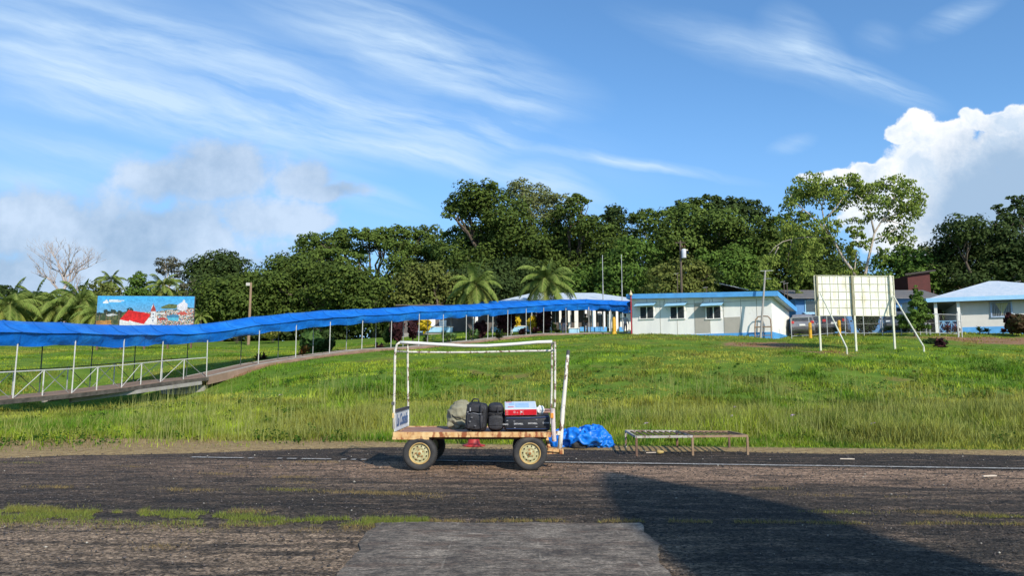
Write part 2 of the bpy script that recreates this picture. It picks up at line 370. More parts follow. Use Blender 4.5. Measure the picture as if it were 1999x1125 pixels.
# ------------------------------------------------------------------ walkway survey (front row of posts)
us = [25,140,237,313,403,504,577,643,706,763,817,865,910,952,991,1027,1061,1105,1150,1192,1228]
vf = [778,768,757,746,736,712,700,691,683,680,677,671,667,663,658,655,652,652,651,651,651]
vb = [675,675,676,673,669,652,643,636,632,629,624,622,620,617,614,611,609,606,605,607,609]
Ds = [28.5,31,33.8,36.5,39,41.5,43.5,45.5,47.3,49,50.7,52.4,54,55.6,57.2,58.7,60.2,61.4,62.3,62.0,61.4]
foot = [P(u, v, d) for u, v, d in zip(us, vf, Ds)]
topz = [P(u, v, d).z for u, v, d in zip(us, vb, Ds)]
# extend left, towards the viewer and out of frame
d0 = foot[0]-foot[1]
foot = [foot[0]+d0*2, foot[0]+d0]+foot; topz = [topz[0]-.2, topz[0]-.1]+topz
NP_ = len(foot)
perp = []
for i in range(NP_):
    t = (foot[min(i+1, NP_-1)]-foot[max(i-1, 0)]); t.z = 0; t.normalize(); perp.append(Vector((-t.y, t.x, 0)))
PW = 1.6
# ------------------------------------------------------------------ terrain
ctl = []
def cz(u, v, D): ctl.append(tuple(P(u, v, D)))
for i in range(7, NP_): f = foot[i]; ctl.append((f.x, f.y, f.z-.16)); b = f+perp[i]*PW; ctl.append((b.x, b.y, f.z-.10))
for (x, y, z) in [(-24,24,.25),(-20,24,.3),(-16.8,29,.28),(-15.0,33,.20),(-13.5,34.5,.5),(-17.3,35,-.25),(-16.2,37.6,.25),(-15.0,38.5,.9),(-19.5,36,.1),(-21.5,33,.35),(-22,28,.35),(-26,30,.5),
                  (-24,38,1.7),(-19.5,41,1.7),(-30,40,2.2)]: ctl.append((x, y, z))
for x in range(-40, 45, 8): ctl.append((x, 18, .0)); ctl.append((x, 24, .28 if x > -14 else .22))
for (u, v, D) in [(100,700,48),(0,700,48),(250,692,52),(400,685,56),(100,680,66),(300,676,68),(600,676,66),(560,690,55),
    (1000,700,40),(1000,668,53),(1300,656,54),(1200,655,57),(1450,662,52),(1509,664,53.4),(1540,662,55),(1430,660,54),(1300,750,31),(1300,800,26.5),(1100,760,30),(850,720,37),(850,770,30),(600,750,31),(600,790,27),
    (1600,672,47),(1700,690,41),(1650,690,39),(1800,686,39),(1700,750,31),(1700,800,26.5),(1900,664,50),(1950,652,55),(1850,651,56),(1700,660,50),(1900,720,35),(1980,760,30),(1990,690,42),
    (1100,648,68),(900,648,70),(1240,650,66),(1600,655,62),(1800,650,64)]: cz(u, v, D)
for x in (-70,-45,-20,0,20,45,70): ctl += [(x, 85, 5.9), (x, 110, 6.0)]
for y in (45, 60): ctl += [(-60, y, 3.6+(y-45)*.08), (60, y, 4.4+(y-45)*.05)]
ctl = np.array(ctl)
def tps_fit(c, lam=.3):
    n = len(c); d = np.linalg.norm(c[:, None, :2]-c[None, :, :2], axis=2); K = np.where(d > 0, d*d*np.log(d+1e-9), 0)+lam*np.eye(n)
    Pm = np.c_[np.ones(n), c[:, :2]]; A = np.block([[K, Pm], [Pm.T, np.zeros((3, 3))]])
    return np.linalg.solve(A, np.r_[c[:, 2], np.zeros(3)])
tw = tps_fit(ctl)
def hz(x, y):
    x = np.asarray(x, float); y = np.asarray(y, float); sh = np.broadcast(x, y).shape
    xf = np.broadcast_to(x, sh).ravel(); yf = np.broadcast_to(y, sh).ravel()
    xc = np.clip(xf, -62, 62); yc = np.clip(yf, 17, 108); z = np.zeros(len(xf))
    for s in range(0, len(xf), 20000):
        e = slice(s, s+20000); d = np.hypot(xc[e, None]-ctl[None, :, 0], yc[e, None]-ctl[None, :, 1])
        z[e] = np.where(d > 0, d*d*np.log(d+1e-9), 0) @ tw[:len(ctl)]+tw[-3]+tw[-2]*xc[e]+tw[-1]*yc[e]
    t = yf+.13*xf; eg = 17.1-np.clip((-xf-3)/7.5, 0, 1.5)*3.4+(vnoise(xf, yf*0, .9)-.5)*.5
    k = np.clip((t-eg-.8)/6, 0, 1); k = k*k*(3-2*k)
    lip = np.clip((t-eg)/.6, -1, 1)*.035
    z = np.maximum(z, 0)*k+lip+np.where(t > eg+1, (fbm(xf, yf, .35, 3)-.5)*.25*k, 0)
    z = np.where(t < eg-.6, -.05, z)
    return z.reshape(sh)
def hzs(x, y): return float(hz(np.array([x]), np.array([y]))[0])
xs = np.r_[-2500,-1200,-600,-300,-160,-100,np.arange(-70,-36,1.),np.arange(-36,36.01,.3),np.arange(37,71,1.),100,160,300,600,1200,2500]
ys = np.r_[-2500,-1000,-300,-100,-40,-10,5,10,12,np.arange(12.4,30,.2),np.arange(30,66,.35),np.arange(66,112,1.5),140,200,350,700,1400,2500]
GX, GY = np.meshgrid(xs, ys); GZ = hz(GX, GY)
V = np.c_[GX.ravel(), GY.ravel(), GZ.ravel()]; nx, ny = len(xs), len(ys)
ii = (np.arange(ny-1)[:, None]*nx+np.arange(nx-1)[None, :]).ravel(); FQ = np.c_[ii, ii+1, ii+nx+1, ii+nx]
ground = fast_mesh('ground', V, FQ, [], None, smooth=True); tag(ground, kind='structure')
# soil mask per vertex: bare earth along the walkway and worn patches
pf = np.array([[f.x, f.y] for f in foot]); pb = np.array([[(f+perp[i]*PW*.5).x, (f+perp[i]*PW*.5).y] for i, f in enumerate(foot)])
def pathdist(x, y):
    d = np.full(np.shape(x), 1e9)
    for i in range(NP_-1):
        a = pb[i]; b = pb[i+1]; ab_ = b-a; L = ab_@ab_
        t = np.clip(((x-a[0])*ab_[0]+(y-a[1])*ab_[1])/L, 0, 1); d = np.minimum(d, np.hypot(x-a[0]-t*ab_[0], y-a[1]-t*ab_[1]))
    return d
SOILP = [(P(1490,688,46), 2.9, 2.4), (P(1900,666,50), 5.5, 2.6), (P(1990,668,49), 6, 3.0), (P(1620,700,40), 1.8, 1.0)]
def soil(x, y):
    m = np.clip(1.0-(pathdist(x, y)-1.15)/.55, 0, 1)*np.where(np.asarray(y) > 40, 1, .3)
    for c, a, b in SOILP: m = np.maximum(m, np.exp(-((x-c.x)/a)**2-((y-c.y)/b)**2)*1.1)
    return np.clip(m, 0, 1)
def dry(x, y):
    t = y+.13*x; eg = 17.1-np.clip((-x-3)/7.5, 0, 1.5)*3.4
    return np.clip(1-(t-eg-.5-np.clip((-x-2)/7, 0, 1)*3.3)/.7, 0, 1)
at = ground.data.attributes.new('soil', 'FLOAT', 'POINT'); at.data.foreach_set('value', soil(GX.ravel(), GY.ravel()).astype(np.float32))
at = ground.data.attributes.new('dry', 'FLOAT', 'POINT'); at.data.foreach_set('value', dry(GX.ravel(), GY.ravel()).astype(np.float32))
def ground_mat():
    m, t, p, o = principled('grassy_ground'); tc = t.nodes.new('ShaderNodeTexCoord'); v = tc.outputs['Object']
    g = mixn(t, rng_n(t, noisen(t, v, 1.3, 8, .65), .35, .65), (.07,.14,.015), (.13,.20,.025))
    g = mixn(t, rng_n(t, noisen(t, v, .35, 6, .6), .56, .68), g, (.17,.15,.04))
    s = mixn(t, noisen(t, v, 3, 8, .7), (.20,.10,.055), (.30,.19,.115))
    a = t.nodes.new('ShaderNodeAttribute'); a.attribute_name = 'soil'; b = t.nodes.new('ShaderNodeAttribute'); b.attribute_name = 'dry'
    sn = M(t, 'ADD', a.outputs['Fac'], M(t, 'MULTIPLY', M(t, 'SUBTRACT', noisen(t, v, 2.5, 6, .7), .5), .9))
    c = mixn(t, rng_n(t, sn, .45, .65), g, s)
    d = mixn(t, rng_n(t, noisen(t, v, 7, 8, .75), .35, .65), (.17,.11,.06), (.42,.31,.15))
    dn = M(t, 'ADD', b.outputs['Fac'], M(t, 'MULTIPLY', M(t, 'SUBTRACT', noisen(t, v, 2, 6, .7), .5), .5))
    c = mixn(t, rng_n(t, dn, .4, .7), c, d)
    t.links.new(c, p.inputs['Base Color']); p.inputs['Roughness'].default_value = .95; p.inputs['Specular IOR Level'].default_value = .1
    bumpn(t, p, noisen(t, v, 12, 8, .7), .8, .05)
    return m
ground.data.materials.append(ground_mat())

# ------------------------------------------------------------------ tarmac
mb = MB(); mb.add([(-140,-60,0),(140,-60,0),(140,30,0),(-140,30,0)], [(0,1,2,3)])
# slightly uneven sheet
gx = np.r_[-140,-60,np.arange(-24,24.1,.6),60,140]; gy = np.r_[-60,-10,np.arange(2,18.3,.3)]
A_, B_ = np.meshgrid(gx, gy); Z_ = (fbm(A_, B_, .5, 3)-.5)*.02*np.where(B_ > 2, 1, 0)
ii = (np.arange(len(gy)-1)[:, None]*len(gx)+np.arange(len(gx)-1)[None, :]).ravel()
edge_t = 18.0
B2 = np.where(B_ > 17.5, B_, B_)
tarmac = fast_mesh('tarmac', np.c_[A_.ravel(), (B2-.13*A_*(np.abs(A_) < 61)).ravel(), Z_.ravel()], np.c_[ii, ii+1, ii+len(gx)+1, ii+len(gx)], [], None, smooth=True)
tag(tarmac, kind='structure')
def tarmac_mat():
    m, t, p, o = principled('broken_asphalt'); tc = t.nodes.new('ShaderNodeTexCoord'); v = tc.outputs['Object']
    sx = t.nodes.new('ShaderNodeSeparateXYZ'); t.links.new(v, sx.inputs[0])
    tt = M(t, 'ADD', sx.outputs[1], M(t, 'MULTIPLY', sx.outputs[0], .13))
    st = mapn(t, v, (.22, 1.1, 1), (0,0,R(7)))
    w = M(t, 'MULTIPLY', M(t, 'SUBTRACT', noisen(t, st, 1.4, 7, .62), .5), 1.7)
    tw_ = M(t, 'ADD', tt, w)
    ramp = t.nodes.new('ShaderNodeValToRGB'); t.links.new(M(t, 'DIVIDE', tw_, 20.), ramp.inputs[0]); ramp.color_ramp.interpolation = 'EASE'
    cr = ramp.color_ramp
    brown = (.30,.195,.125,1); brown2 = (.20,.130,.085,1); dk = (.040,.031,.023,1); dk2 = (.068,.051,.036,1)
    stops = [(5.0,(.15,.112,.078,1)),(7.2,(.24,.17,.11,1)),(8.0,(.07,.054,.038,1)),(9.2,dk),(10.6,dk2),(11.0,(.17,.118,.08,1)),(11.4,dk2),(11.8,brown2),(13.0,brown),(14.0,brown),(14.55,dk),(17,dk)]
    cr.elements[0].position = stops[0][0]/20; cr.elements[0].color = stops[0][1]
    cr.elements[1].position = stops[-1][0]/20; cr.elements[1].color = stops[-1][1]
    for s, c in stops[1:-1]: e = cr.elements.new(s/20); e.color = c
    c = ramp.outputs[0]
    # right-hand part: old bitumen near, painted darkening beyond; left more worn
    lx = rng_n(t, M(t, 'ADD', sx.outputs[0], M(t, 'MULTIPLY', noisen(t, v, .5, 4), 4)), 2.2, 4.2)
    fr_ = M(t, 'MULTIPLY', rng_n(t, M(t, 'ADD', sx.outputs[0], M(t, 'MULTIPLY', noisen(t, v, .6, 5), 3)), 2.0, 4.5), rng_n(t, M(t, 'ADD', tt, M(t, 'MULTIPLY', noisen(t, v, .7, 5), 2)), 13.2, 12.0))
    c = mixn(t, M(t, 'MULTIPLY', fr_, .6), c, (.055,.042,.032))  # darkening painted in around the fin's cast shadow to soften its edge
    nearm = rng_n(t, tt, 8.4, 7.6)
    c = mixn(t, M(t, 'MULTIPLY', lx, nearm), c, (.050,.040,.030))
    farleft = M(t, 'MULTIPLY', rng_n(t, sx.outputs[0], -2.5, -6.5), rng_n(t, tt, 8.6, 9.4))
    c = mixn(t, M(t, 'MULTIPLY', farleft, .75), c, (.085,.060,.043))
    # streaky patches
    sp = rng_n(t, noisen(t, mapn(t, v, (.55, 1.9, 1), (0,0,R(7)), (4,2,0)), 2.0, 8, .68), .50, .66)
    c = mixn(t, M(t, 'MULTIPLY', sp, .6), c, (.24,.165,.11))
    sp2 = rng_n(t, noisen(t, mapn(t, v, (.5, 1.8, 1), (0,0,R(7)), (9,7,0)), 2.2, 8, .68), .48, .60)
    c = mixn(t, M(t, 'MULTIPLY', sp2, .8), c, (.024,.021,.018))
    # grit
    vo = t.nodes.new('ShaderNodeTexVoronoi'); vo.inputs['Scale'].default_value = 42; t.links.new(v, vo.inputs['Vector'])
    gs = t.nodes.new('ShaderNodeSeparateColor'); t.links.new(vo.outputs['Color'], gs.inputs[0])
    grit = M(t, 'MULTIPLY', M(t, 'POWER', rng_n(t, gs.outputs[0], 0, 1, .45, 1.5), 1.6), rng_n(t, noisen(t, v, 9, 6, .75), .32, .68, .45, 1.6))
    cm = t.nodes.new('ShaderNodeVectorMath'); cm.operation = 'SCALE'; t.links.new(c, cm.inputs[0]); t.links.new(grit, cm.inputs['Scale'])
    fine = rng_n(t, noisen(t, v, 110, 4, .7), .3, .7, .6, 1.4)
    cm2 = t.nodes.new('ShaderNodeVectorMath'); cm2.operation = 'SCALE'; t.links.new(cm.outputs[0], cm2.inputs[0]); t.links.new(fine, cm2.inputs['Scale'])
    t.links.new(cm2.outputs[0], p.inputs['Base Color']); p.inputs['Roughness'].default_value = .92; p.inputs['Specular IOR Level'].default_value = .2
    h = M(t, 'ADD', M(t, 'MULTIPLY', vo.outputs['Distance'], -1), M(t, 'MULTIPLY', noisen(t, v, 14, 7, .75), 1.6))
    bumpn(t, p, h, .8, .022)
    return m
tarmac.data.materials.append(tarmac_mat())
# concrete pad in the foreground
def pad():
    pts = [G(735,1018), G(850,1014), G(1000,1015), G(1130,1013), G(1252,1018), G(1290,1060), G(1312,1125)]
    L = [(-1.22,1.0),(-1.28,5.4),(-1.34,6.2),(-1.33,6.9),(-1.42,7.4),(-1.40,8.0),(-1.43,8.18)]
    top = [(x, 8.22+.03*math.sin(x*5)-.02*x) for x in np.linspace(-1.4, 1.3, 12)]
    Rr = [(1.36,8.1),(1.30,7.6),(1.33,7.2),(1.22,6.6),(1.22,6.0),(1.15,5.4),(1.10,1.0)]
    poly = L+top+Rr; rs = random.Random(3); P2 = []
    for i in range(len(poly)):
        a = poly[i]; b = poly[(i+1) % len(poly)]; n = max(1, int(math.hypot(a[0]-b[0], a[1]-b[1])/.12))
        for k in range(n):
            f = k/n; P2.append((a[0]+(b[0]-a[0])*f+(float(vnoise(i*3.1+k*.45, a[1]*2, 1))-.5)*.06+rs.uniform(-.012,.012), a[1]+(b[1]-a[1])*f+rs.uniform(-.02,.02)))
    mb = MB(); n = len(P2); mb.add([(x, y, .022) for x, y in P2]+[(x, y, -.03) for x, y in P2], [tuple(range(n))]+[(i, (i+1) % n, (i+1) % n+n, i+n) for i in range(n)])
    m, t, p, o = principled('worn_concrete_pad'); tc = t.nodes.new('ShaderNodeTexCoord'); v = tc.outputs['Object']
    c = mixn(t, rng_n(t, noisen(t, v, 1.8, 10, .74), .38, .62), (.060,.046,.034), (.21,.172,.130))
    c = mixn(t, rng_n(t, noisen(t, mapn(t, v, (.6, 1.6, 1), loc=(5,2,0)), 3.0, 9, .7), .50, .64), c, (.095,.063,.043))
    vo = t.nodes.new('ShaderNodeTexVoronoi'); vo.inputs['Scale'].default_value = 60; t.links.new(v, vo.inputs['Vector'])
    gs = t.nodes.new('ShaderNodeSeparateColor'); t.links.new(vo.outputs['Color'], gs.inputs[0])
    cm = t.nodes.new('ShaderNodeVectorMath'); cm.operation = 'SCALE'; t.links.new(c, cm.inputs[0]); t.links.new(M(t, 'MULTIPLY', rng_n(t, gs.outputs[0], 0, 1, .55, 1.45), rng_n(t, noisen(t, mapn(t, v, (.6,1.5,1)), 14, 10, .85), .38, .62, .25, 1.9)), cm.inputs['Scale'])
    # hairline cracks
    sx = t.nodes.new('ShaderNodeSeparateXYZ'); t.links.new(v, sx.inputs[0])
    sd = M(t, 'ABSOLUTE', M(t, 'SUBTRACT', M(t, 'FRACT', M(t, 'ADD', M(t, 'MULTIPLY', sx.outputs[0], 1.25), .2)), .5))
    ck = M(t, 'MULTIPLY', rng_n(t, M(t, 'ADD', sd, M(t, 'MULTIPLY', M(t, 'SUBTRACT', noisen(t, v, 4, 6, .7), .5), .10)), .0, .012, 1, 0), rng_n(t, noisen(t, v, 3, 3), .45, .6))
    c = mixn(t, M(t, 'MULTIPLY', ck, .5), cm.outputs[0], (.36,.31,.24))
    t.links.new(c, p.inputs['Base Color']); p.inputs['Roughness'].default_value = .9
    bumpn(t, p, noisen(t, v, 35, 8, .75), .9, .012)
    o = mb.build('concrete_pad', m); tag(o, kind='structure')
pad()
# worn painted edge line
def line():
    m, t, p, o = principled('worn_white_line'); tc = t.nodes.new('ShaderNodeTexCoord'); v = tc.outputs['Object']
    f = rng_n(t, noisen(t, v, 30, 6, .7), .42, .52)
    c = mixn(t, f, (.52,.50,.45), (.20,.18,.16)); t.links.new(c, p.inputs['Base Color']); p.inputs['Roughness'].default_value = .9
    rs = random.Random(5); mb = MB(); n = 330; vs = []; x0, x1 = -6.3, 26
    for i in range(n+1):
        x = x0+(x1-x0)*i/n; y = 14.38-.13*x; w = .075
        vs += [(x, y-w+rs.uniform(-.012,.012), .018), (x, y+w+rs.uniform(-.012,.012), .018)]
    mb.add(vs, [(2*i, 2*i+2, 2*i+3, 2*i+1) for i in range(n) if x0+(x1-x0)*i/n > -1.0 or rs.random() < .6])
    tag(mb.build('painted_line', m), kind='structure')
line()

# ------------------------------------------------------------------ grass and gravel
leafm = attr_mat('leaf_blades', .7, .35, .12)
def blades(name, X, Y, H, Wd, C, seg=1, lean=.35, z=None):
    n = len(X); Z = hz(X, Y) if z is None else z
    a = rng.random(n)*2*np.pi; dx = np.cos(a)*Wd/2; dy = np.sin(a)*Wd/2
    b = rng.random(n)*2*np.pi; l = rng.random(n)*lean*H; lx = np.cos(b)*l; ly = np.sin(b)*l
    base = np.c_[X, Y, Z-.03]; D_ = np.c_[dx, dy, np.zeros(n)]
    if seg == 1:
        V = np.stack([base-D_, base+D_, base+np.c_[lx, ly, H]], 1).reshape(-1, 3); Fc = np.arange(3*n).reshape(n, 3)
        return fast_mesh(name, V, Fc, leafm, C)
    mid = base+np.c_[lx*.3, ly*.3, H*.55]
    V = np.stack([base-D_, base+D_, mid+D_*.8, mid-D_*.8, base+np.c_[lx, ly, H]+D_*.15, base+np.c_[lx, ly, H]-D_*.15], 1).reshape(-1, 3)
    o = np.arange(n)*6; Fc = np.stack([np.c_[o, o+1, o+2, o+3], np.c_[o+3, o+2, o+4, o+5]], 1).reshape(-1, 4)
    return fast_mesh(name, V, Fc, leafm, np.repeat(C, 2, axis=0))
def scatter(n, y0, y1, power=1.0, marg=1.0):
    y = (y0**2+(y1**2-y0**2)*rng.random(n))**.5; x = (rng.random(n)*2-1)*(.71*y+marg); return x, y
HUT_A = P(1235,651,59.3); HUT_B = P(1509,661,54)
def inhut(x, y):
    ex = np.array([HUT_B.x-HUT_A.x, HUT_B.y-HUT_A.y]); L = np.hypot(*ex); ex /= L; ey = np.array([-ex[1], ex[0]])
    px = (x-HUT_A.x)*ex[0]+(y-HUT_A.y)*ex[1]; py = (x-HUT_A.x)*ey[0]+(y-HUT_A.y)*ey[1]
    return (px > -.1) & (px < L+.1) & (py > 0) & (py < 7)
def gcol(x, y, n):
    k = fbm(x, y, .5, 3)[:, None]; q = fbm(x+50, y, .18, 3)[:, None]; r = rng.random((n, 1))
    a = np.array([.082,.178,.014]); b = np.array([.225,.310,.030]); c = np.array([.27,.24,.06])
    k = np.clip((k-.38)/.22, 0, 1); col = a*(1-k)+b*k
    q = np.clip((q-.50)/.14, 0, 1)*.5; col = col*(1-q)+c*q; col = col*(.30+1.4*fbm(x+9, y*1.6, 1.1, 3)[:, None])
    sm_ = soil(x, y)[:, None]*(rng.random((n, 1)) < .8); col = col*(1-sm_)+np.array([.24,.145,.065])*sm_
    return np.clip(col*np.array([1.30,1.18,1.15])*(.62+.7*r)+rng.normal(0, .008, (n, 3)), .004, 1)
def edge_d(x, y): return y+.13*x-(17.1-np.clip((-x-3)/7.5, 0, 1.5)*3.4)
def build_grass():
    # tall weedy verge, Y 17..27
    x, y = scatter(330000, 13.5, 28); e = edge_d(x, y); pd = pathdist(x, y)
    k = (e > .15) & (pd > 1.0) & (rng.random(len(x)) < np.clip(e/1.2, .25, 1)) & (rng.random(len(x)) < np.clip(1.3-(y-17)/18, .4, 1)) & (rng.random(len(x)) > dry(x, y)*.9); x, y, e = x[k], y[k], e[k]
    cl = fbm(x, y, .9, 3); tall = np.clip((e-1.0)/2.2, 0, 1)*np.clip((x+9.5)/5, .45, 1)*np.clip((28.5-y)/6, .15, 1)
    tall = tall*np.where((x < -12) & (y > 24), .3, 1)
    H = (.09+.34*tall*(np.clip(cl*2.3-.55, .15, 1.4)))*(.55+.8*rng.random(len(x))); n = len(x)
    C = gcol(x, y, n); st = rng.random(n) < .16*np.clip(tall*1.3, 0, 1)+.06
    C[st] = np.array([.30,.32,.08])*(.55+.75*rng.random((st.sum(), 1))); H[st] *= 1.35
    dn = np.clip(1-(e/1.0), 0, 1)+dry(x, y)*.9; dd = rng.random(n) < dn*.75; C[dd] = np.array([.27,.21,.09])*(.6+.8*rng.random((dd.sum(), 1))); H[dd] *= .55
    dx_, dy_ = scatter(60000, 13.6, 21); kk = (edge_d(dx_, dy_) > -.2) & (dry(dx_, dy_) > .35) & (fbm(dx_, dy_, 2.2, 3) > .38); dx_, dy_ = dx_[kk], dy_[kk]; m_ = len(dx_)
    tag(blades('dry_stubble', dx_, dy_, .02+.05*rng.random(m_), .008+.008*rng.random(m_), np.array([.38,.29,.13])*(.5+.8*rng.random((m_, 1))), 1, 1.3), kind='stuff')
    tag(blades('tall_grass', x, y, H, .012+.014*rng.random(n), C, 2, .55), kind='stuff')
    # slope
    x, y = scatter(420000, 25, 66); pd = pathdist(x, y); s = soil(x, y)
    k = (pd > 1.1) & ~inhut(x, y) & (rng.random(len(x)) > np.where(pathdist(x, y) < 2.2, s*.93, s*.60)) & (rng.random(len(x)) < np.clip(1.5-y/55, .3, 1)) & (fbm(x, y, 1.1, 2) > .30); x, y = x[k], y[k]; n = len(x)
    cl = fbm(x, y, .7, 3); H = (.04+.13*np.clip(cl*2.4-.7, .1, 1.3))*(.6+.8*rng.random(n))*np.clip(1.6-(y-25)/20, .8, 1.6)
    C = gcol(x, y, n); tag(blades('slope_grass', x, y, H, .03+.02*rng.random(n)+y*.0004, C, 1, .8), kind='stuff')
    # seed stalks
    x, y = scatter(9000, 18.5, 31); e = edge_d(x, y); k = (e > 2) & (pathdist(x, y) > 1) & (fbm(x, y, .6, 2) > .46) & (x > -13); x, y = x[k], y[k]; n = len(x)
    tag(blades('seed_stalks', x, y, .45+.35*rng.random(n), np.full(n, .011), np.array([.34,.36,.11])*(.6+.6*rng.random((n, 1))), 2, .18), kind='stuff')
build_grass()
def build_weeds():
    n = 5200; x, y = scatter(n, 16.5, 40); e = edge_d(x, y); k = (e > 1.1+rng.random(n)*1.5) & (pathdist(x, y) > 1.2) & (fbm(x+70, y, .8, 3) > .52) & (rng.random(n) < np.clip(1.6-y/26, .12, 1)); x, y = x[k], y[k]; n = len(x); m = 26
    z = hz(x, y); s = .05+.11*rng.random(n); a = rng.random((n, m))*6.283; r = rng.random((n, m))**.5*s[:, None]*1.5; h = rng.random((n, m))*s[:, None]*1.7+.02
    px = x[:, None]+np.cos(a)*r; py = y[:, None]+np.sin(a)*r; pz = z[:, None]+h; c = np.stack([px, py, pz], -1).reshape(-1, 3); N_ = len(c)
    t = rng.normal(size=(N_, 3)); t[:, 2] *= .5; t /= np.linalg.norm(t, axis=1)[:, None]; b = np.cross(t, rng.normal(size=(N_, 3))); b /= np.linalg.norm(b, axis=1)[:, None]; L = (.018+.03*rng.random(N_))[:, None]
    V = np.stack([c-t*L, c-b*L*.55, c+t*L, c+b*L*.55], 1).reshape(-1, 3)
    C = np.repeat(np.where(rng.random((n, 1)) < .75, np.array([[.045,.11,.012]]), np.array([[.12,.13,.02]]))*(.6+.7*rng.random((n, 1))), m, axis=0)
    tag(fast_mesh('weeds', V, np.arange(len(V)).reshape(-1, 4), leafm, C*(.7+.6*rng.random((N_, 1)))), kind='stuff')
build_weeds()
def build_tufts():
    X = []; Y = []; H = []; C = []
    def add(n, fx, fy, h, col):
        x = fx(n); y = fy(x, n); X.append(x); Y.append(y); H.append(h*(.4+.9*rng.random(len(x)))); C.append(col*(.6+.75*rng.random((len(x), 1))))
    G1 = np.array([.19,.23,.045]); T1 = np.array([.27,.20,.09]); Y1 = np.array([.24,.23,.06])
    # greener strip at the left, v 990..1030
    def sl_(x, n): return 8.62-.075*(x+4)+rng.normal(0, .24, n)*np.clip((-x-.5)/4+.25, .2, 1)+(vnoise(x*1.3, x*0+3, 1)-.5)*.3
    add(26000, lambda n: -7.5+6.6*rng.random(n)**1.15, sl_, .055, G1); add(9000, lambda n: -7.5+6.3*rng.random(n), lambda x, n: sl_(x, n)-.32, .04, T1)
    add(12000, lambda n: -7.5+3.4*rng.random(n)**1.4, lambda x, n: 9.15-.1*(x+6)+rng.normal(0, .12, n), .05, Y1)
    # thin strip along the middle
    def thin(x, n): return 8.42-.035*x+rng.normal(0, .045, n)+(vnoise(x, x*0, .8)-.5)*.12
    add(7000, lambda n: -1.6+8.5*rng.random(n), thin, .04, T1); add(1800, lambda n: -1.6+8.5*rng.random(n), thin, .045, Y1)
    # scattered streaks of dry grass
    rs = random.Random(11)
    for (u, v, hl, n) in [(120,952,60,700),(360,957,50,700),(560,957,50,400),(430,926,40,250),(560,932,60,500),(640,945,70,700),(700,962,90,800),(780,965,80,900),(890,973,60,500),(1080,933,60,250),
                          (1500,955,40,300),(1700,970,120,900),(1850,1003,90,1200),(1950,1010,60,800),(620,903,50,400),(500,912,40,300),(1640,1002,60,500),(60,905,60,300),(250,912,50,200),(470,1000,60,900),(660,1000,60,800),(300,1068,50,300),(930,930,60,150)]:
        c = G(u, v); L = hl/F*c.y; add(n, lambda k: c.x+rng.normal(0, L*.6, k), lambda x, k: c.y-.13*(x-c.x)+rng.normal(0, .07, k), .04, T1 if rs.random() < .7 else Y1)
    X = np.concatenate(X); Y = np.concatenate(Y); H = np.concatenate(H); C = np.concatenate(C)
    k = fbm(X, Y, 2.6, 3) > .41; X, Y, H, C = X[k], Y[k], H[k], C[k]
    tag(blades('dry_grass', X, Y, H, .006+.004*rng.random(len(X)), C, 1, 1.0, z=np.full(len(X), .015)), kind='stuff')
    # loose gravel
    n = 26000; y = 4.8+12.6*rng.random(n)**.8; x = (rng.random(n)*2-1)*(.72*y+.5); r = (.0035+.011*rng.random(n)**4)*(.8+y*.04)
    o6 = np.array([[1,0,0],[-1,0,0],[0,1,0],[0,-1,0],[0,0,.7],[0,0,-.7]]); V = (o6[None]*r[:, None, None]*(.6+.8*rng.random((n, 6, 1))))+np.c_[x, y-.0*x, np.full(n, .012)][:, None]
    f = np.array([[0,2,4],[2,1,4],[1,3,4],[3,0,4],[2,0,5],[1,2,5],[3,1,5],[0,3,5]]); Fc = (f[None]+(np.arange(n)*6)[:, None, None]).reshape(-1, 3)
    c = np.where(rng.random((n, 1)) < .02, np.array([[.34,.31,.26]]), np.where(rng.random((n, 1)) < .5, np.array([[.10,.085,.08]]), np.array([[.05,.046,.046]])))*(.7+.6*rng.random((n, 1)))
    tag(fast_mesh('gravel', V.reshape(-1, 3), Fc, attr_mat('gravel_stones', .9), np.repeat(c, 8, axis=0)), kind='stuff')
build_tufts()

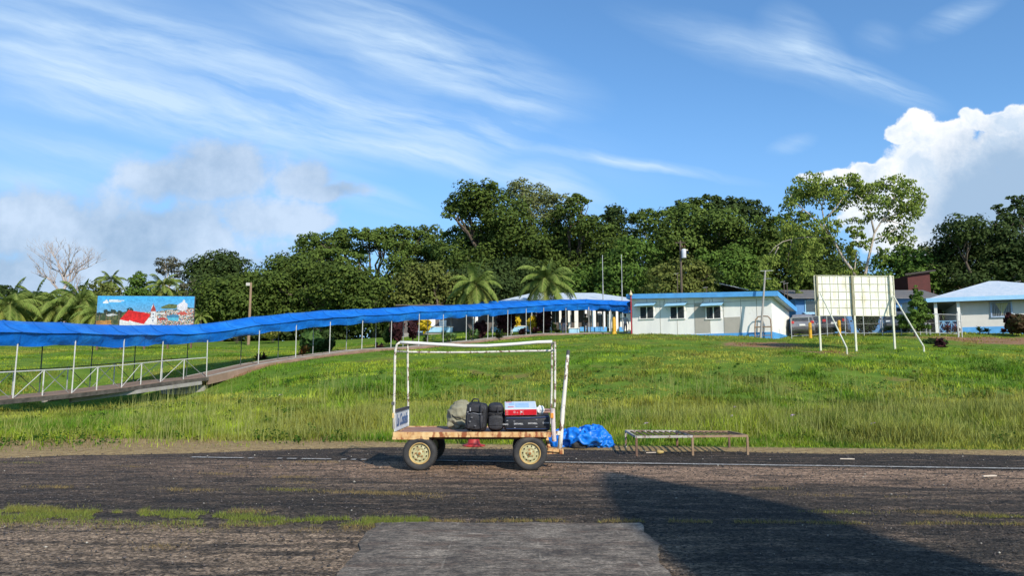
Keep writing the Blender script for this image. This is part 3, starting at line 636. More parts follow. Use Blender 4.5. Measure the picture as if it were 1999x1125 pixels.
# ------------------------------------------------------------------ covered walkway
UP = Vector((0,0,1))
farp = mat('dark_green_grey_pipe', (.07,.085,.08), (.05,.06,.055), 3, .5)
def walkway():
    # ground-level concrete path (from the end of the bridge on) with a pale kerb edge
    i0 = 6; mb = MB(); kb = MB()
    for i in range(i0, NP_-1):
        for k in range(3):
            def pt(f, s, dz):
                a = foot[i].lerp(foot[i+1], f); p = perp[i].lerp(perp[i+1], f); return a+p*s+UP*dz
            f0, f1 = k/3, (k+1)/3
            for (s0, s1, z0, z1, B, mi) in ((.0, PW, -.30, .0, mb, 0), (-.09, -.003, .0, .05, kb, 0), (PW+.003, PW+.09, .0, .04, kb, 0), (-.16, -.003, -.40, -.004, mb, 0), (PW+.003, PW+.12, -.30, -.004, mb, 0)):
                vs = [pt(f, s_, z_) for f in (f0, f1) for s_ in (s0, s1) for z_ in (z0, z1)]
                B.add(vs, [(1,3,7,5),(0,1,5,4),(2,6,7,3)]+([(0,2,3,1)] if i == i0 and k == 0 else []))
    tag(mb.build('path', path_mat), kind='structure')
    o = tag(kb.build('kerb', concrete), kind='structure')
    root = thing('covered_walkway', 'long bright blue tarpaulin canopy on thin white posts running up the grass slope', 'walkway canopy', tuple(foot[2]))
    rl = Vector(foot[2])
    # roof tarpaulin: gable section swept along the path, sagging a little between the posts
    sub = 8; rows = []; n = (NP_-1)*sub+1
    prof = [(.06,-.50,1),(.0,-.36,1),(-.06,-.20,1),(-.12,-.015,1),(-.19,-.01,1),(.18,.16,0),(.48,.32,0),(PW/2,.47,0),(PW-.48,.32,0),(PW-.18,.16,0),(PW+.12,0,1),(PW+.13,-.22,1),(PW+.14,-.40,1)]
    vs = []; rs = random.Random(2)
    for j in range(n):
        i = min(j//sub, NP_-2); f = (j-i*sub)/sub
        a = foot[i].lerp(foot[i+1], f); tz = topz[i]+(topz[i+1]-topz[i])*f; p = perp[i].lerp(perp[i+1], f); tang = (foot[i+1]-foot[i]).normalized()
        arch = 4*f*(1-f)
        for q, (sx_, dz, val) in enumerate(prof):
            nn = (float(vnoise(j*.31+q*3.3, q*1.7, 1))-.5); wr = math.sin(j*.95+q*1.3+3*float(vnoise(j*.07, 3, 1)))*float(vnoise(j*.19, q*.5+9, 1))
            z = tz+.5+dz - (.03*arch if not val else .02*arch) + nn*(.05 if val else .012)+(0 if q in (3, 4, 7, 10) else wr*.055)
            if q == 0 or q == len(prof)-1: z += (float(vnoise(j*.22, 4, 1))-.5)*.07
            out = (nn*.12+wr*.05) if q in (0, 1, 2, 11, 12) else 0
            vs.append(Vector((a.x, a.y, z))+Vector((p.x, p.y, 0))*(sx_+out)+tang*(.22*math.sin(q*.9) if not val else 0))
    m = len(prof); B = MB(); B.add([v-rl for v in vs], [(j*m+q, (j+1)*m+q, (j+1)*m+q+1, j*m+q+1) for j in range(n-1) for q in range(4, 10)])
    B.build('roof_tarpaulin', blue_tarp, root, smooth=True)
    B = MB(); B.add([v-rl for v in vs], [(j*m+q, (j+1)*m+q, (j+1)*m+q+1, j*m+q+1) for j in range(n-1) for q in (0,1,2,10,11)])
    B.build('valance', blue_tarp, root, smooth=True)
    for j in range(0, n-1, 4):
        B = MB()
        for q in list(range(0, 10)):
            off = (UP*.012 if q >= 4 else Vector((-perp[min(j//sub, NP_-1)].x*.014, -perp[min(j//sub, NP_-1)].y*.014, 0)))
            a, b, c, d = vs[j*m+q], vs[(j+1)*m+q], vs[(j+1)*m+q+1], vs[j*m+q+1]; k_ = .22 if j % sub == 0 else .10
            B.add([a+off-rl, a.lerp(b, k_)+off-rl, d.lerp(c, k_)+off-rl, d+off-rl], [(0,1,2,3)])
        B.build('seam', mat('faded_tarp_seam', (.003,.085,.36), (.01,.13,.44), 3, .5), root)
    fr = MB()
    for i in range(NP_-1):
        for s_ in (0, PW): fr.bar(foot[i]*1+Vector((perp[i].x*s_, perp[i].y*s_, topz[i]+.42-foot[i].z))-rl, foot[i+1]+Vector((perp[i+1].x*s_, perp[i+1].y*s_, topz[i+1]+.42-foot[i+1].z))-rl, .04)
    fr.build('roof_frame', white_post, root)
    for i in range(1, NP_):
        for s_ in (0, PW):
            if i in (NP_-1,) and s_ == 0: pass
            b = foot[i]+perp[i]*s_; lean = Vector((rs.uniform(-.03,.03), rs.uniform(-.03,.03), 0))
            q = MB(); q.tube([b-rl-UP*.1, b-rl+UP*(topz[i]+.44-foot[i].z)+lean], .026 if i < 9 else .025, 6)
            q.build('post', farp if (s_ and i < 9) else (galv if s_ else white_post), root)
    # bridge deck, girder and railings (first section)
    br = thing('footbridge', 'low footbridge slab with a pale side beam under the left end of the blue canopy', 'footbridge', tuple(foot[2]))
    B = MB()
    for i in range(0, i0):
        a0 = foot[i]-perp[i]*.15; a1 = foot[i+1]-perp[i+1]*.15; b0 = foot[i]+perp[i]*(PW+.15); b1 = foot[i+1]+perp[i+1]*(PW+.15)
        vs = []
        for z_ in (-.16, 0): vs += [a0+UP*z_-rl, a1+UP*z_-rl, b1+UP*z_-rl, b0+UP*z_-rl]
        B.add(vs, [(3,2,1,0),(4,5,6,7),(0,1,5,4),(2,3,7,6)]+([(1,2,6,5)] if i == i0-1 else [])+([(3,0,4,7)] if i == 0 else []))
    B.build('deck', path_mat, br)
    B = MB()
    for i in range(0, i0): B.bar(foot[i]-perp[i]*.175-UP*.10-rl, foot[i+1]-perp[i+1]*.175-UP*.10-rl, .03, .17)
    B.build('edge_beam', mat('mossy_dark_concrete', (.045,.04,.032), (.11,.095,.08), 4, .9), br)
    a = P(137,783,32.0); b = P(392,748,37.6); B = MB()
    for s_ in (0, PW-.1): B.bar(a-rl+Vector((-s_*.95, s_*.3, 0)), b-rl+Vector((-s_*.95, s_*.3, 0)), .16, .16)
    B.build('girder', concrete, br)
    for (uu, D_) in ((385,39.0),):
        B = MB(); c = P(uu, 760, D_); c.z = 0; B.box((c.x-rl.x-.75, c.y-rl.y+.3, foot[3 if D_ < 35 else 5].z-.18-rl.z-.6), (2.2,.5,1.2))
        B.build('abutment', concrete, br)
    for s_, lab in ((0.0, 'white pipe railing with slanted braces on the near side of the footbridge'), (PW, 'white pipe railing with slanted braces on the far side of the footbridge')):
        r = thing('bridge_railing', lab, 'railing', tuple(foot[2]), group='railings of the footbridge')
        off = .06 if s_ == 0 else -.06
        def fp(i, f, z): a_ = foot[i].lerp(foot[i+1], f); p_ = perp[i].lerp(perp[i+1], f); return a_+p_*(s_+off)+UP*z-rl
        T = MB()
        for i in range(0, i0): T.tube([fp(i, 0, .98), fp(i, 1, .98)], .024, 6)
        T.build('top_rail', farp if s_ else white_post, r)
        for i in range(0, i0):
            q = MB(); q.tube([fp(i, .5, -.02), fp(i, .5, .98)], .026, 6); q.build('baluster', white_post if not s_ else galv, r)
            q = MB(); q.tube([fp(i, .04, .03), fp(i, .48, .95)], .014, 6); q.build('brace', galv if s_ else white_post, r)
            q = MB(); q.tube([fp(i, .96, .03), fp(i, .52, .95)], .014, 6); q.build('brace', farp if s_ else galv, r)
walkway()

# ------------------------------------------------------------------ plants
fol = attr_mat('foliage_leaves', .75, .20, .12)
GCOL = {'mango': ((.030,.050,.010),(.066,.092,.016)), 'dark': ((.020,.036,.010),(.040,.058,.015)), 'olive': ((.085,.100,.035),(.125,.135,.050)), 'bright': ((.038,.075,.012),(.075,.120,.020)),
        'euca': ((.075,.115,.018),(.135,.165,.032)), 'rain': ((.042,.070,.014),(.082,.115,.022)), 'yellowish': ((.060,.080,.016),(.105,.115,.028)), 'palm': ((.13,.20,.035),(.23,.28,.07)), 'dusky': ((.045,.05,.03),(.075,.07,.045))}
def crown_mesh(name, lobes, style, leaf, dens, parent, sparse=0., seed=0):
    """lobes: (centre, rx, ry, rz). Leaf-sized faces on many small clumps spread through each lobe."""
    rg = np.random.default_rng(seed); Vs = []; Cs = []; c1, c2 = np.array(GCOL[style][0])*1.45, np.array(GCOL[style][1])*1.55; leaf = leaf*.66
    for (c, rx, ry, rz) in lobes:
        area = rx*rz*math.pi; ncl = int(max(7, 15*(rx*rz)**.5))
        d = rg.normal(size=(ncl, 3)); d /= np.linalg.norm(d, axis=1)[:, None]; d[:, 1] = np.where(rg.random(ncl) < .6, -np.abs(d[:, 1]), d[:, 1])
        rad = (.30+.62*rg.random(ncl)**.7)[:, None]; cc = np.array(c)+d*rad*np.array([rx, ry, rz])
        cr = (.26+.20*rg.random(ncl))*min(rx, rz*1.25)*(1.0-.35*sparse)
        n = int(dens*area/leaf**2*2.9*(1-.55*sparse)); w = cr**2; w /= w.sum(); idx = rg.choice(ncl, n, p=w)
        e = rg.normal(size=(n, 3)); e /= np.linalg.norm(e, axis=1)[:, None]
        e[:, 2] = np.where(rg.random(n) < .45, np.abs(e[:, 2]), e[:, 2])
        pos = cc[idx]+e*(cr[idx]*(.55+.5*rg.random(n)**.6))[:, None]*np.array([1.25,1.25,.85])
        nr = e*.9+d[idx]*.35+np.array([0,0,.35])+rg.normal(size=(n, 3))*.45; nr /= np.linalg.norm(nr, axis=1)[:, None]
        t = np.cross(nr, rg.normal(size=(n, 3))); t /= np.linalg.norm(t, axis=1)[:, None]; b = np.cross(nr, t)
        L = leaf*(.6+.8*rg.random(n))[:, None]
        if style == 'euca': dn = np.array([0,0,-1.]); t = t*.45+dn*.8; t /= np.linalg.norm(t, axis=1)[:, None]; b = np.cross(nr, t); b /= np.linalg.norm(b, axis=1)[:, None]
        Vs.append(np.stack([pos-t*L*.75, pos-b*L*.50, pos+t*L*.75, pos+b*L*.50], 1).reshape(-1, 3))
        k = rg.random((ncl, 1))[idx]*.6+rg.random((n, 1))*.4; Cs.append((c1*(1-k)+c2*k)*(.75+.5*rg.random((n, 1))))
    V = np.concatenate(Vs); C = np.concatenate(Cs)
    return fast_mesh(name, V, np.arange(len(V)).reshape(-1, 4), fol, C, parent)
def branch(mb, a, b, r0, r1, rs, seg=6, wob=.06, n=5):
    a = Vector(a); b = Vector(b); L = (b-a).length; pts = []; rr = []
    for i in range(n+1):
        f = i/n; w = Vector((rs.uniform(-1,1), rs.uniform(-1,1), rs.uniform(-.4,.6)))*L*wob*(0 if i in (0, n) else 1)
        pts.append(a.lerp(b, f)+w+UP*math.sin(f*math.pi)*L*.04); rr.append(r0+(r1-r0)*f)
    mb.tube(pts, rr, seg); return pts
TREE_N = [0]
def tree(name, label, D, tu, tv, lobes, style='mango', leaf=.34, dens=2.0, trunkr=.35, barkm=None, group=None, depth=1., sparse=0., limbs=True, cat='tree', dspread=3.):
    TREE_N[0] += 1; sd = TREE_N[0]; rs = random.Random(sd)
    b = P(tu, 640, D); b.z = hzs(b.x, b.y)-.1; root = thing(name, label, cat, tuple(b), group=group)
    L = []
    for i, (u, v, ru, rv) in enumerate(lobes):
        DD = D+rs.uniform(-1, 1)*dspread; c = P(u, v, DD); rx = ru*DD/F; rz = rv*DD/F; L.append((tuple(c-b), rx, max(min(rx, rz*1.6), rz*.9)*depth, rz))
    crown_mesh('crown', L, style, leaf, dens, root, sparse, sd)
    mb = MB(); top = P(tu, tv, D)-b; pts = branch(mb, (0,0,0), top, trunkr, trunkr*.6, rs, 8, .03)
    if limbs:
        for (c, rx, ry, rz) in L:
            e = Vector(c)-UP*rz*.2; st = pts[rs.choice([3,4,5])]; q = branch(mb, st, e, trunkr*.42, trunkr*.12, rs)
            for k in range(3): branch(mb, q[3], Vector(c)+Vector((rs.uniform(-.6,.6)*rx, rs.uniform(-.6,.6)*ry, rs.uniform(-.1,.6)*rz)), trunkr*.16, trunkr*.05, rs, 5)
    mb.build('trunk', barkm or bark, root, smooth=True)
    return root
TG = 'broad trees behind the airfield buildings'
tree('rain_tree', 'flat topped spreading tree with layered green crown, left of the tallest tree', 104, 735, 560, [(620,468,48,17),(596,478,28,9),(665,462,42,16),(705,458,48,15),(760,455,52,16),(800,458,45,14),(838,456,46,16),(690,487,60,16),(650,495,50,15),(780,485,50,18),(742,478,40,12),(820,490,45,20),(850,480,40,22),(700,505,30,12),(620,490,44,22),(660,478,50,14),(740,468,60,14),(800,475,60,18),(830,505,50,26),(780,515,40,26),(600,500,40,20)], 'rain', .34, 1.9, .45, group=TG, sparse=.2)
tree('mango_tree', 'dense rounded green tree just behind the canopy, right of the lamp pole', 82, 620, 600, [(560,530,46,34),(605,545,60,45),(665,560,75,45),(715,575,60,45),(560,590,70,48),(620,610,80,40),(700,620,70,35),(530,560,40,40),(645,530,60,25)], 'mango', .34, 2.2, .5, group=TG)
tree('mango_tree', 'dense dark green tree left of the lamp pole beside the picture billboard', 84, 465, 600, [(480,590,85,45),(430,585,60,45),(500,560,50,32),(400,610,50,35),(530,620,50,35),(455,565,45,28)], 'mango', .34, 2.2, .45, group=TG)
tree('dome_tree', 'dark rounded tree crown against the sky behind the picture billboard', 100, 432, 580, [(430,520,58,28),(395,530,35,28),(465,535,38,28),(420,550,70,30),(445,508,30,14)], 'dark', .36, 2.3, .4, group=TG)
tree('yellowish_tree', 'yellowish green leafy tree left of the first coconut palm', 80, 850, 600, [(850,540,48,34),(820,560,50,40),(875,575,35,45),(830,600,60,35),(790,585,45,40)], 'yellowish', .34, 2.2, .4, group=TG)
tree('umbrella_tree', 'small flat green crown just below the drooping limb of the tallest tree', 98, 900, 540, [(905,452,40,13),(880,460,22,9),(915,475,50,26),(890,500,50,32)], 'rain', .34, 2.0, .35, group=TG)
tree('giant_tree', 'tallest dark tree whose rounded head leans out to the left over the skyline', 94, 985, 560, [(930,382,40,32),(950,368,28,18),(893,398,28,22),(882,418,20,14),(915,412,34,24),(965,402,42,34),(1000,430,58,38),(960,450,55,30),(1020,470,60,40),(980,500,75,38),(935,530,60,45),(1000,560,70,40)], 'mango', .36, 2.1, .8, group=TG, sparse=.1)
tree('feathery_tree', 'tall olive tree with airy feathery top right of the tallest tree', 98, 1060, 560, [(1015,365,24,20),(1040,382,40,24),(1020,398,36,30),(1065,405,50,32),(1095,395,36,20),(1060,430,50,28),(1000,375,14,18)], 'olive', .30, 1.5, .4, group=TG, sparse=.5)
tree('layered_tree', 'broad tree with tiered dark crown in the middle of the skyline', 93, 1105, 560, [(1128,388,24,11),(1143,396,18,7),(1112,408,30,20),(1100,440,60,30),(1150,445,50,26),(1185,465,45,26),(1120,475,70,32),(1190,490,55,30),(1080,500,60,30),(1150,520,70,40),(1060,540,60,40),(1120,570,70,40)], 'mango', .36, 1.9, .6, group=TG, sparse=.15)
tree('dark_tree', 'narrow dark tree peak right of the tiered tree', 98, 1196, 530, [(1195,412,20,15),(1203,430,26,26),(1190,450,30,30),(1210,475,40,32),(1176,426,16,10)], 'dark', .36, 2.1, .35, group=TG)
tree('slender_tree', 'airy slender tree with sky showing through below its crown, left of the umbrella crowns', 100, 1245, 540, [(1245,424,22,16),(1262,418,18,14),(1232,430,18,12),(1255,450,26,16),(1238,470,20,14),(1275,480,22,20)], 'mango', .34, 1.6, .22, bark_pale, group=TG, sparse=.4)
tree('umbrella_tree', 'wide umbrella crowned tree in front of darker tops, behind the white pole transformer', 92, 1365, 560, [(1310,418,44,18),(1350,410,48,20),(1290,440,50,30),(1345,440,60,32),(1400,440,60,36),(1440,455,45,32),(1330,480,70,36),(1410,490,70,36),(1455,490,40,36),(1290,490,50,40)], 'rain', .36, 2.0, .6, group=TG, sparse=.12)
tree('dark_tree', 'dark high tree crown rising behind the wide umbrella tree', 104, 1430, 540, [(1385,393,34,11),(1350,398,34,12),(1425,398,40,14),(1455,405,36,18),(1475,422,28,22),(1410,415,60,20),(1380,385,14,6)], 'dark', .38, 2.2, .5, group=TG)
tree('forest_tree', 'dark tree mass left of the pale forked tree', 88, 1530, 600, [(1500,450,34,30),(1530,470,50,38),(1570,480,50,40),(1610,510,50,45),(1500,500,50,45),(1560,540,70,50),(1480,545,50,50),(1620,560,60,45),(1655,550,45,40)], 'mango', .36, 2.1, .5, group=TG)
tree('forest_tree', 'leafy tree below the tiered tree, behind the two thin masts', 84, 1190, 610, [(1160,560,65,40),(1220,540,55,45),(1110,570,55,40),(1200,590,70,35),(1250,570,50,45),(1230,500,50,36)], 'bright', .34, 2.1, .4, group=TG)
tree('olive_bush_tree', 'olive spreading tree behind the roof of the white hut', 78, 1330, 600, [(1330,525,48,24),(1295,540,40,28),(1365,545,40,28),(1310,565,60,30),(1360,575,50,25)], 'yellowish', .30, 1.9, .3, group=TG, sparse=.15)
tree('forest_tree', 'dark leafy tree above the right end of the white hut', 84, 1440, 610, [(1420,535,50,36),(1460,560,55,38),(1400,575,50,30),(1500,590,50,35),(1440,500,44,28),(1380,515,40,26)], 'bright', .34, 2.0, .4, group=TG)
tree('forest_tree', 'shadowy tree behind the two coconut palms', 86, 1010, 620, [(960,560,60,42),(1020,580,60,35),(920,590,55,36),(1070,585,55,34),(900,560,40,36),(1000,530,60,30)], 'dark', .36, 2.1, .4, group=TG)
tree('forest_tree', 'rounded green tree between the pale forked tree and the large dark tree', 80, 1762, 600, [(1752,500,28,20),(1740,525,40,32),(1775,520,40,32),(1735,560,50,40),(1790,550,45,36),(1715,580,40,36)], 'bright', .32, 2.2, .35, group=TG)
tree('forest_tree', 'pale olive crown touching the left side of the large dark tree', 92, 1815, 600, [(1800,497,34,14),(1830,505,26,20),(1808,530,40,26)], 'olive', .32, 2.0, .3, group=TG)
tree('broad_dark_tree', 'large dark rounded tree overhanging the red house at the far right', 78, 1905, 600, [(1880,448,54,32),(1850,475,42,34),(1915,465,52,38),(1955,480,56,42),(1990,500,50,50),(1840,510,34,32),(1880,505,50,34),(1935,520,60,34),(1850,545,34,26),(1990,550,40,40),(1900,550,36,22),(1960,445,36,20)], 'dark', .32, 1.9, .6, group=TG, sparse=.1)
tree('broad_dark_tree', 'dark layered tree top at the right edge behind the large dark tree', 96, 1985, 560, [(1960,408,34,9),(1985,392,26,10),(1995,412,30,14),(1970,430,40,16),(2020,400,30,20)], 'dark', .36, 2.0, .4, group=TG, sparse=.2)
tree('sparse_tree', 'thin dusky crown tree standing against the sky left of the dark dome tree', 100, 330, 560, [(322,513,22,10),(340,522,22,12),(318,530,20,10),(348,535,14,12),(330,518,30,16)], 'dusky', .26, 1.2, .22, bark_pale, group=TG, sparse=.6)
tree('conical_tree', 'bright green cone shaped tree above the picture billboard', 88, 270, 590, [(270,545,15,16),(268,562,22,20),(272,585,28,24)], 'bright', .3, 2.4, .25, group=TG)
tree('brown_leaved_tree', 'brownish tree beside the right end of the picture billboard', 90, 375, 600, [(372,562,18,18),(385,585,26,24),(360,600,24,20)], 'dusky', .3, 2.1, .25, group=TG)
tree('bushy_tree', 'bushy green tree behind the bare white tree', 96, 185, 600, [(190,575,40,22),(225,580,34,22),(160,590,36,24),(205,600,44,26),(250,595,30,24)], 'yellowish', .34, 2.1, .3, group=TG)
tree('bushy_tree', 'dark low tree at the left edge of the treeline', 120, 10, 600, [(0,565,26,10),(25,575,34,12),(60,585,34,14),(90,590,34,14),(-20,570,30,16)], 'dark', .4, 2.2, .3, group=TG)
tree('bushy_tree', 'tangled green tree at the foot of the bare white tree', 88, 110, 620, [(115,610,30,24),(60,620,44,24),(150,620,34,24),(20,615,40,26),(90,595,24,14)], 'bright', .3, 2.1, .25, group=TG)
tree('bushy_tree', 'pale thicket tree above the right part of the picture billboard', 94, 320, 600, [(300,580,26,22),(330,590,30,24),(350,575,20,16)], 'yellowish', .3, 1.8, .2, group=TG, sparse=.2)

def bare_tree():
    b = P(127, 640, 92); b.z = hzs(b.x, b.y); root = thing('bare_tree', 'leafless bleached white tree with fan of thin branches at the left', 'tree', tuple(b)); rs = random.Random(4)
    Q = lambda u, v, dy=0: P(u, v, 92+dy)-b
    mb = MB()
    def grow(a, e, r, lvl):
        p = branch(mb, a, e, r, r*.5, rs, 5 if lvl else 7, .07, 4)
        if lvl >= 5: return
        d = (Vector(e)-Vector(a)); L = d.length
        for k in range(3):
            st = p[rs.choice([2,3,4])]; nd = (d.normalized()+Vector((rs.uniform(-.75,.75), rs.uniform(-.6,.6), rs.uniform(-.05,.55)))).normalized()
            grow(st, st+nd*L*rs.uniform(.52,.78), r*.5, lvl+1)
    mb.tube([(0,0,0), Q(126,600), Q(128,575)], [.42,.32,.27], 8)
    for (a, e, r) in [(Q(128,580), Q(124,535), .24), (Q(128,585), Q(104,552), .16), (Q(126,560), Q(150,535), .15), (Q(124,545), Q(112,520,1), .12), (Q(124,540), Q(138,515,-1), .12), (Q(108,552), Q(76,538), .11), (Q(148,534), Q(172,522), .10), (Q(132,590), Q(152,565), .12), (Q(125,545), Q(100,525,2), .11), (Q(130,540), Q(158,520,2), .10)]: grow(a, e, r, 1)
    mb.build('trunk', bark_white, root, smooth=True)
bare_tree()
def eucalyptus():
    D = 68; b = P(1682, 640, D); b.z = hzs(b.x, b.y); root = thing('eucalyptus_tree', 'tall pale barked forked tree with airy bright green crown behind the white panel', 'tree', tuple(b)); rs = random.Random(8)
    Q = lambda u, v, dy=0: P(u, v, D+dy)-b
    mb = MB()
    def tb(pts, r0, r1): mb.tube([Q(*p) for p in pts], [(r0+(r1-r0)*i/(len(pts)-1))*.72 for i in range(len(pts))], 7)
    tb([(1684,640),(1682,590),(1676,555),(1665,530),(1645,503),(1627,469),(1610,440),(1604,405),(1612,375)], .27, .05)
    tb([(1684,640),(1682,590),(1684,560),(1692,520),(1701,480),(1707,455),(1722,430),(1740,400),(1748,375)], .25, .05)
    tb([(1627,469),(1604,464),(1578,463),(1550,466),(1528,472),(1512,483),(1501,497)], .075, .03)
    tb([(1707,455),(1700,425),(1690,400),(1672,380)], .14, .04); tb([(1722,430),(1755,415),(1775,400)], .11, .04); tb([(1618,460),(1596,432),(1570,410),(1552,395)], .14, .04); tb([(1610,430),(1636,400),(1655,372)], .11, .04)
    tb([(1704,470),(1735,455),(1752,445)], .09, .03); tb([(1604,400),(1585,380),(1575,360)], .09, .03); tb([(1670,565),(1668,530),(1672,490)], .10, .04)
    for (u0, v0, u1, v1) in [(1740,400,1760,372),(1740,400,1720,365),(1690,400,1700,370),(1552,395,1540,375),(1612,375,1625,352),(1570,410,1545,425),(1545,468,1540,520),(1580,464,1572,500),(1520,482,1490,530),(1722,430,1765,440),(1655,372,1668,352)]: branch(mb, Q(u0, v0), Q(u1, v1, rs.uniform(-2, 2)), .06, .02, rs, 5)
    mb.build('trunk', bark_pale, root, smooth=True)
    L = []
    for (u, v, ru, rv) in [(1595,358,34,18),(1562,372,26,20),(1548,395,22,18),(1580,385,36,22),(1612,376,30,22),(1535,420,22,18),(1560,428,26,16),(1650,358,28,16),(1672,364,24,18),(1640,385,24,16),(1660,395,34,18),(1700,372,34,18),(1735,362,30,16),(1765,378,28,20),(1785,398,22,22),(1750,398,36,20),(1715,398,30,16),(1770,420,24,18),(1740,425,24,12),(1752,452,24,14),(1765,470,16,12),(1735,468,18,12),(1690,425,18,12),(1625,415,14,10),(1540,450,24,20),
            (1500,512,22,16),(1488,534,14,16),(1478,552,10,12),(1545,500,18,30),(1555,540,13,26),(1568,500,18,26),(1520,500,16,18),(1540,575,8,14),(1660,500,16,24),(1655,540,18,26),(1690,560,16,26),(1672,470,12,16),(1722,500,14,14),(1600,490,18,12),(1600,462,24,12),(1570,468,24,14),(1535,480,20,14),(1622,440,18,16),(1590,440,18,16),(1668,440,14,20),(1510,560,12,16),(1558,575,9,16),(1480,575,8,12),(1575,530,12,18),(1690,470,12,20)]:
        DD = D+rs.uniform(-2.5, 2.5); L.append((tuple(Q(u, v, DD-D)), ru*1.22*DD/F, ru*1.22*DD/F, rv*1.3*DD/F))
    crown_mesh('crown', L, 'euca', .215, 1.15, root, .55, 77)
eucalyptus()

def palm(label, D, u, vbase, vcrown, R_px, seed, name='coconut_palm', nf=22, group='coconut palms', lean=0.):
    rs = random.Random(seed); rg = np.random.default_rng(seed); c = P(u, vcrown, D); b = Vector((c.x-lean, c.y, hzs(c.x-lean, c.y)-.1)); root = thing(name, label, 'palm tree', tuple(b), group=group)
    mb = MB(); h = c-b; mb.tube([(0,0,0), h*.3+Vector((lean*-.1,0,0)), h*.65, h], [.24,.18,.15,.13], 8); mb.build('trunk', bark, root, smooth=True)
    Vs = []; Cs = []; L0 = R_px*D/F*1.25
    for k in range(nf):
        a = 2*math.pi*(k*.618+rs.random()*.08); el = R(78-115*(k/nf)**.8+rs.uniform(-8, 8)); L = L0*rs.uniform(.85, 1.1)*(.75 if el > R(60) else 1)
        p = Vector(h); d = Vector((math.cos(a)*math.cos(el), math.sin(a)*math.cos(el), math.sin(el))); n = 26; side0 = Vector((-math.sin(a), math.cos(a), 0))
        for i in range(n):
            f = i/n; d = (d+Vector((0,0,-1))*(.030+.105*f)).normalized(); q = p+d*L/n
            w = .035*L0*(1-f)*.35+.012
            up = side0.cross(d).normalized()
            Vs.append([p-side0*w, p+side0*w, q+side0*w, q-side0*w]); Cs.append((.20,.20,.06))
            ll = L*.25*math.sin(math.pi*min(1, (f*.92+.10)))**.7*(1 if f > .12 else .1)
            for s_ in (-1, 1):
                for m_ in (0, .25, .5, .75):
                    o = p+d*L/n*m_; t = (side0*s_*.8+d*.45+Vector((0,0,-.45-.5*rs.random()))).normalized(); wv = d*.030*L0*.42
                    Vs.append([o-wv*.5, o+wv*.5, o+t*ll*.65+wv*.5, o+t*ll]); kk = rs.random(); g0, g1 = GCOL['palm']
                    Cs.append(tuple((g0[j]*(1-kk)+g1[j]*kk)*(1.15 if el < R(-15) and j == 0 else 1) for j in range(3)))
            p = q
    V = np.array([[list(x) for x in q] for q in Vs]).reshape(-1, 3)
    fast_mesh('crown', V, np.arange(len(V)).reshape(-1, 4), fol, np.array(Cs), root)
    return root
palm('coconut palm in front of the dark tree, left of the other central palm', 66, 928, 600, 556, 58, 1, nf=28)
palm('coconut palm in front of the terminal roof, right one of the two central palms', 66, 1068, 600, 548, 62, 2, nf=28)
palm('slender palm silhouetted against the sky above the left bushes', 104, 217, 600, 549, 32, 3)
palm('yellowing palm above the top edge of the picture billboard', 90, 318, 600, 559, 42, 4)
palm('low broad palm at the far left edge behind the canopy', 80, 18, 640, 596, 66, 5)
palm('low palm second from the left edge behind the canopy', 84, 66, 640, 590, 60, 6)
palm('palm directly below the bare white tree', 82, 112, 640, 598, 52, 7)
palm('palm just left of the picture billboard', 82, 158, 640, 590, 60, 8)
palm('short palm tight against the left edge of the picture billboard', 78, 188, 640, 612, 42, 9)
palm('small banana like palm right of the picture billboard', 80, 392, 640, 618, 24, 10)

def shrub(label, u, v, D, h, w, style, col1, col2, seed, n=140, cat='shrub', name='garden_shrub', group=None, lf=.30, lw=.05, up=.5):
    rg = np.random.default_rng(seed); b = P(u, v, D); b.z = min(b.z, hzs(b.x, b.y)+.25)-.03; root = None
    if style == 'spike':        # rosettes of strap leaves
        st = rg.integers(0, 5, n); sx_ = rg.uniform(-.5, .5, 5)*w*.8; sy = rg.uniform(-.5, .5, 5)*w*.8; sh = rg.uniform(.15, .75, 5)*h
        a = rg.random(n)*6.283; el = rg.random(n)*1.3; dd = np.c_[np.cos(a)*np.cos(el), np.sin(a)*np.cos(el), np.sin(el)]
        o = np.c_[sx_[st], sy[st], sh[st]*(.5+.5*rg.random(n))]; L = lf*(.6+.8*rg.random(n))[:, None]; s_ = np.c_[-np.sin(a), np.cos(a), np.zeros(n)]*lw
        V = np.stack([o-s_*.5, o+s_*.5, o+dd*L*.6+s_, o+dd*L+np.array([0,0,-.05]), o+dd*L*.6-s_], 1).reshape(-1, 3)
        Fc = np.arange(5*n).reshape(n, 5)
    else:
        d = rg.normal(size=(n, 3)); d /= np.linalg.norm(d, axis=1)[:, None]; r = rg.random(n)[:, None]**.45
        pos = np.array([0,0,h*.55])+d*r*np.array([w/2, w/2, h*.5]); nr = d+rg.normal(size=(n, 3))*.6; nr /= np.linalg.norm(nr, axis=1)[:, None]
        t = np.cross(nr, rg.normal(size=(n, 3))); t /= np.linalg.norm(t, axis=1)[:, None]; bb = np.cross(nr, t); L = lf*(.6+.8*rg.random(n))[:, None]
        V = np.stack([pos-t*L*.7, pos-bb*L*.4, pos+t*L*.7, pos+bb*L*.4], 1).reshape(-1, 3); Fc = np.arange(4*n).reshape(n, 4)
    k = rg.random((n, 1)); C = np.array(col1)*(1-k)+np.array(col2)*k
    root = thing(name, label, cat, tuple(b), group=group)
    fast_mesh('foliage', V, Fc, fol, C, root)
    mb = MB(); rs = random.Random(seed)
    for i in range(3): mb.tube([(rs.uniform(-.1,.1)*w, rs.uniform(-.1,.1)*w, -.1), (rs.uniform(-.3,.3)*w, rs.uniform(-.3,.3)*w, h*.6)], [.025,.012], 5)
    mb.build('stem', bark, root)
    return root
